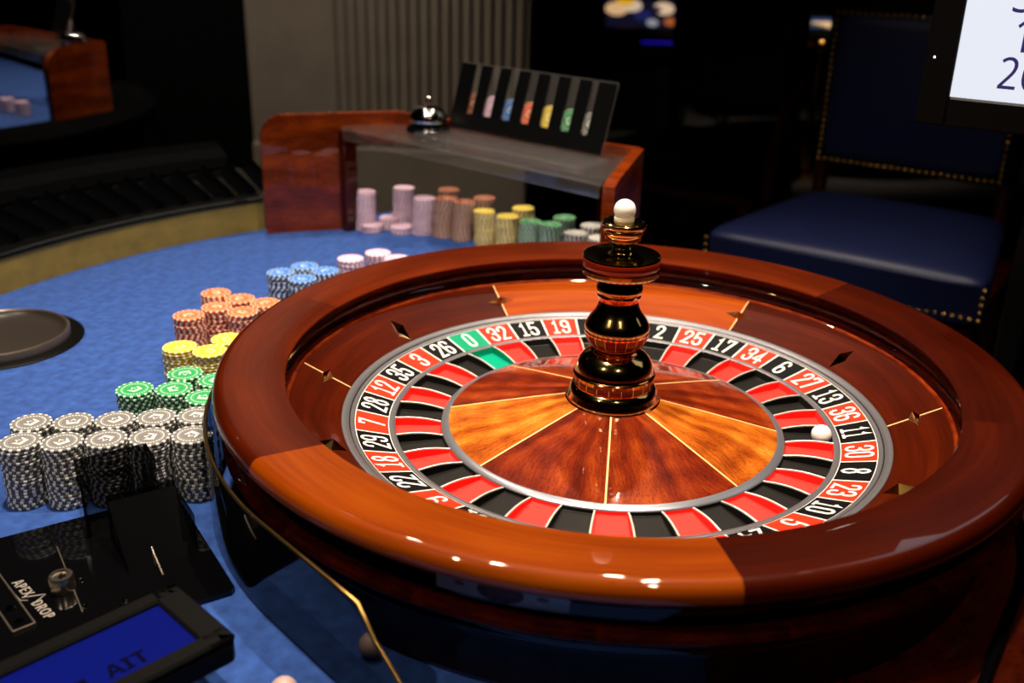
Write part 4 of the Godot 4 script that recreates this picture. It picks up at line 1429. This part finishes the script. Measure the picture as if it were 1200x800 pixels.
func make_chair(label: String, at: Vector3, turn: float, seat_mat: Material, back_mat: Material, nails: bool, arms := true) -> Node3D:
	# local: front edge of the seat at z = 0 facing +z, y = 0 at the seat's crown line
	var o := thing("club_chair", label, "chair", at, turn)
	var seat := part("seat", cushion(0.62, 0.105, 0.56, 0.016, 0.22), seat_mat, o, Vector3(0, -0.055, -0.28))
	var frame := MB.new()
	frame.box(Vector3(0, -0.125, -0.28), Vector3(0.58, 0.05, 0.50), 0.006)
	part("seat_frame", frame.done(), M.chair_wood, o)
	var bb := MB.new()
	bb.box(Vector3(0, 0.265, -0.545), Vector3(0.50, 0.40, 0.03), 0.012)
	part("back_frame", bb.done(), M.black_satin, o)
	var bp := part("backrest", cushion(0.43, 0.05, 0.35, 0.008), back_mat, o)
	bp.transform = Transform3D(Basis(Vector3.RIGHT, Vector3.BACK, Vector3.DOWN), Vector3(0, 0.265, -0.52))
	for s in [-1.0, 1.0]:
		var post := MB.new()
		post.tube([Vector3(0.225 * s, -0.10, -0.545), Vector3(0.225 * s, 0.10, -0.552)], 0.018, 10)
		part("back_post", post.done(), M.chair_wood, o)
		var arm := MB.new()
		arm.tube([Vector3(0.245 * s, 0.22, -0.53), Vector3(0.30 * s, 0.215, -0.40), Vector3(0.335 * s, 0.200, -0.22), Vector3(0.335 * s, 0.165, -0.10), Vector3(0.325 * s, 0.05, -0.055), Vector3(0.315 * s, -0.12, -0.075)], 0.020, 10)
		if arms: part("armrest", arm.done(), M.chair_wood, o)
		for z in [-0.05, -0.50]:
			var leg := MB.new()
			leg.tube([Vector3(0.25 * s, -0.14, z), Vector3(0.27 * s, FLOOR - at.y, z)], 0.02, 10)
			part("leg", leg.done(), M.chair_wood, o)
	if nails:
		var nail := SphereMesh.new()
		nail.radius = 0.0052
		nail.height = 0.0104
		nail.radial_segments = 12
		nail.rings = 6
		var count := 0
		for k in 37:            # along the front edge of the seat and up its corners
			part("nail", nail, M.brass_dark, o, Vector3(-0.300 + 0.0167 * k, -0.096, -0.004))
		for s in [-1.0, 1.0]:
			for k in 4:
				part("nail", nail, M.brass_dark, o, Vector3(0.301 * s, -0.080 + 0.016 * k, -0.006))
		for k in 27:
			for y in [0.086, 0.444]:
				part("nail", nail, M.brass_dark, o, Vector3(-0.218 + 0.0168 * k, y, -0.484))
		for k in 21:
			for s in [-1.0, 1.0]:
				part("nail", nail, M.brass_dark, o, Vector3(0.218 * s, 0.102 + 0.0162 * k, -0.484))
	return o


func chair_blue() -> void:
	make_chair("navy blue leather chair with brass nail heads drawn up behind the wheel", Vector3(0.454, -0.150, -1.17), deg_to_rad(-27.6), M.navy_leather, M.navy_leather, true, false)


# ------------------------------------------------------------------ the room behind
func background() -> void:
	make_chair("dark empty armchair standing in the gloom right of the chip cabinet", Vector3(0.13, -0.20, -2.35), deg_to_rad(-25.0), M.black_vinyl, M.black_cloth, false)
	make_chair("dark wooden armchair cut off by the right edge behind the blue chair", Vector3(1.18, -0.10, -1.02), deg_to_rad(-50.0), M.navy_leather, M.navy_leather, false)
	second_table()
	far_table()
	var pl := MB.new()
	pl.box(Vector3.ZERO, Vector3(0.46, CEIL - FLOOR, 0.4), 0.01)
	structure("trim_1", pl.done(), M.black_satin, Vector3(-1.47, (CEIL + FLOOR) / 2, -2.55))


func second_table() -> void:
	var t := thing("roulette_table", "second roulette table with blue felt, blurred in the upper left corner", "table", Vector3(-2.35, 0, -1.95), deg_to_rad(-41.0))
	var poly := []
	for k in 33:
		var a := -PI * 0.5 + PI * k / 32.0
		poly.append(Vector2(0.25 + 0.62 * cos(a), 0.62 * sin(a)))
	poly.append(Vector2(-0.9, 0.62))
	poly.append(Vector2(-0.9, -0.62))
	var fm := MB.new()
	fm.slab(poly, Vector3(0, TABLE - 0.012, 0), Vector3.RIGHT, Vector3.FORWARD, 0.024)
	part("felt_top", fm.done(), M.felt, t)
	var fr := []
	for k in 33:
		var a := -PI * 0.5 + PI * k / 32.0
		fr.append([Vector3(0.25 + 0.62 * cos(a), TABLE, -0.62 * sin(a)), Vector3(cos(a), 0, -sin(a)), Vector3.UP])
	var rail := MB.new()
	rail.sweep(fr, [Vector2(0.0, -0.03), Vector2(0.0, 0.012), Vector2(0.02, 0.022), Vector2(0.10, 0.022), Vector2(0.13, 0.0), Vector2(0.12, -0.05)], true)
	part("padded_rail", rail.done(), M.black_vinyl, t)
	var bd := MB.new()
	bd.box(Vector3(-0.1, TABLE - 0.16, 0), Vector3(1.4, 0.24, 1.0), 0.02)
	part("table_body", bd.done(), M.black_satin, t)
	var pd := MB.new()
	pd.box(Vector3(-0.1, (TABLE - 0.28 + FLOOR) / 2, 0), Vector3(0.6, TABLE - 0.28 - FLOOR, 0.6), 0.02)
	part("pedestal", pd.done(), M.black_satin, t)
	var at := Vector3(-1.985, TABLE, -1.985)
	var turn := deg_to_rad(-41.0)
	var ex := Basis(Vector3.UP, turn) * Vector3.RIGHT
	var ez := Basis(Vector3.UP, turn) * Vector3.BACK
	cabinet(at, turn, "dark wooden chip cabinet on the second table at the upper left", true)
	bell(at + ex * 0.50 + ez * -0.12 + Vector3(0, 0.194, 0), "small desk bell glinting on the cabinet of the second table")
	chip_display(at + ex * 0.32 + ez * -0.14 + Vector3(0, 0.1945, 0), turn + deg_to_rad(-14.0), ["green", "brown", "blue", "yellow", "orange", "grey", "pink"], "blurred chip display standing on the second table's cabinet")
	var w := ["the near lilac stack on the second table", "the lilac stack by the second table's cabinet", "the rear lilac stack on the second table"]
	var p := [[-1.84, -1.66], [-1.79, -1.80], [-1.72, -1.76]]
	for k in 3: stack("pink", "lilac", p[k][0], p[k][1], TABLE, 12, w[k], "lilac chips on the second table")


func far_table() -> void:
	var t := thing("card_table", "small far card table with blue felt under its own lamp, upper right background", "table", Vector3(1.29, 0, -5.75), deg_to_rad(12.0))
	part("felt_top", lathe_mesh([Vector2(0.62, TABLE - 0.02), Vector2(0.62, TABLE), Vector2(0.0, TABLE)], 48), M.felt, t)
	part("padded_rail", lathe_mesh([Vector2(0.60, TABLE - 0.03), Vector2(0.60, TABLE + 0.01), Vector2(0.63, TABLE + 0.03), Vector2(0.69, TABLE + 0.025), Vector2(0.71, TABLE - 0.01), Vector2(0.68, TABLE - 0.04)], 48), M.black_vinyl, t)
	part("pedestal", lathe_mesh([Vector2(0.30, FLOOR), Vector2(0.30, FLOOR + 0.03), Vector2(0.09, FLOOR + 0.08), Vector2(0.08, TABLE - 0.06), Vector2(0.45, TABLE - 0.03)], 32), M.table_wood, t)
	var ct := MB.new()
	ct.box(Vector3(-0.12, TABLE + 0.012, 0.14), Vector3(0.24, 0.024, 0.30), 0.006)
	var card := part("felt_cloth_tray", ct.done(), M.cream_cloth, self)
	card.name = numbered("cream_tray")
	card.transform = t.transform
	tag(card, "cream tray lying on the far card table's blue felt", "tray")
	for d in [[0.95, -6.60, 12.0, "wooden chair behind the far card table, left one"], [1.80, -6.60, -14.0, "wooden chair behind the far card table, right one"]]:
		make_chair(d[3], Vector3(d[0], -0.17, d[1]), deg_to_rad(d[2]), M.cabinet_wood, M.cabinet_wood, false, false)
	for d in [[1.02, -5.02, M.brass, "brass post added for a glint in front of the far card table"], [1.62, -5.35, M.chrome, "chrome post added for a glint above the blue chair's back"]]:  # posts added so that their finials give blurred glints
		var q := thing("added_glint_post", d[3], "post", Vector3(d[0], FLOOR, d[1]))
		part("base", lathe_mesh([Vector2(0.15, 0.0), Vector2(0.15, 0.012), Vector2(0.12, 0.025), Vector2(0.03, 0.04), Vector2(0.0, 0.04)], 32), d[2], q)
		part("pole", lathe_mesh([Vector2(0.022, 0.03), Vector2(0.022, 0.70)], 24), d[2], q)
		part("finial", ball_mesh(0.036), d[2], q, Vector3(0, 0.725, 0))
	# lit game screen far behind the cabinet
	var o := thing("game_terminal", "far game terminal with a lit picture screen behind the chip display", "terminal", Vector3(0.03, -0.11, -6.3), deg_to_rad(6.0))
	var b := Basis(Vector3.RIGHT, deg_to_rad(-50.0))
	var body := MB.new()
	body.box(Vector3(0, -0.39, -0.06), Vector3(0.66, 0.68, 0.40), 0.03)
	body.box(Vector3(0, 0.02, -0.02), Vector3(0.66, 0.36, 0.04), 0.012, b)
	part("housing", body.done(), M.black_plastic, o)
	var sc := MB.new()
	sc.box(b * Vector3(0, 0.01, 0.021) + Vector3(0, 0.02, -0.02), Vector3(0.50, 0.26, 0.002), 0.0, b)
	var sm := sc.done()
	part("screen", sm, screen_picture(), o)
	var led := MB.new()
	led.box(Vector3(0.10, -0.13, 0.15), Vector3(0.22, 0.012, 0.006), 0.002)
	part("led_strip", led.done(), glow("led_blue", Color8(40, 20, 220), 0.5), o)


func screen_picture() -> StandardMaterial3D:
	var im := Image.create(96, 48, false, Image.FORMAT_RGB8)
	im.fill(Color8(18, 16, 34))
	var spots := [[14, 30, 15, Color8(226, 180, 130)], [34, 36, 14, Color8(216, 190, 164)], [26, 44, 12, Color8(230, 170, 40)], [48, 20, 12, Color8(28, 34, 84)], [60, 8, 8, Color8(150, 150, 160)], [76, 32, 14, Color8(230, 196, 160)], [84, 10, 9, Color8(176, 90, 40)], [66, 30, 7, Color8(20, 20, 48)]]
	for y in 48:
		for x in 96:
			for q in spots:
				if Vector2(x - q[0], (y - q[1]) * 1.3).length() < q[2]: im.set_pixel(x, y, q[3])
	var m := mat("screen_picture", Color.BLACK, 0.4)
	m.emission_enabled = true
	m.emission_texture = ImageTexture.create_from_image(im)
	m.emission = Color.WHITE
	m.emission_operator = BaseMaterial3D.EMISSION_OP_MULTIPLY
	m.emission_energy_multiplier = 0.9
	m.uv1_scale = Vector3(2.0, 3.8, 1)
	m.uv1_offset = Vector3(0.5, 0.5, 0)
	return m
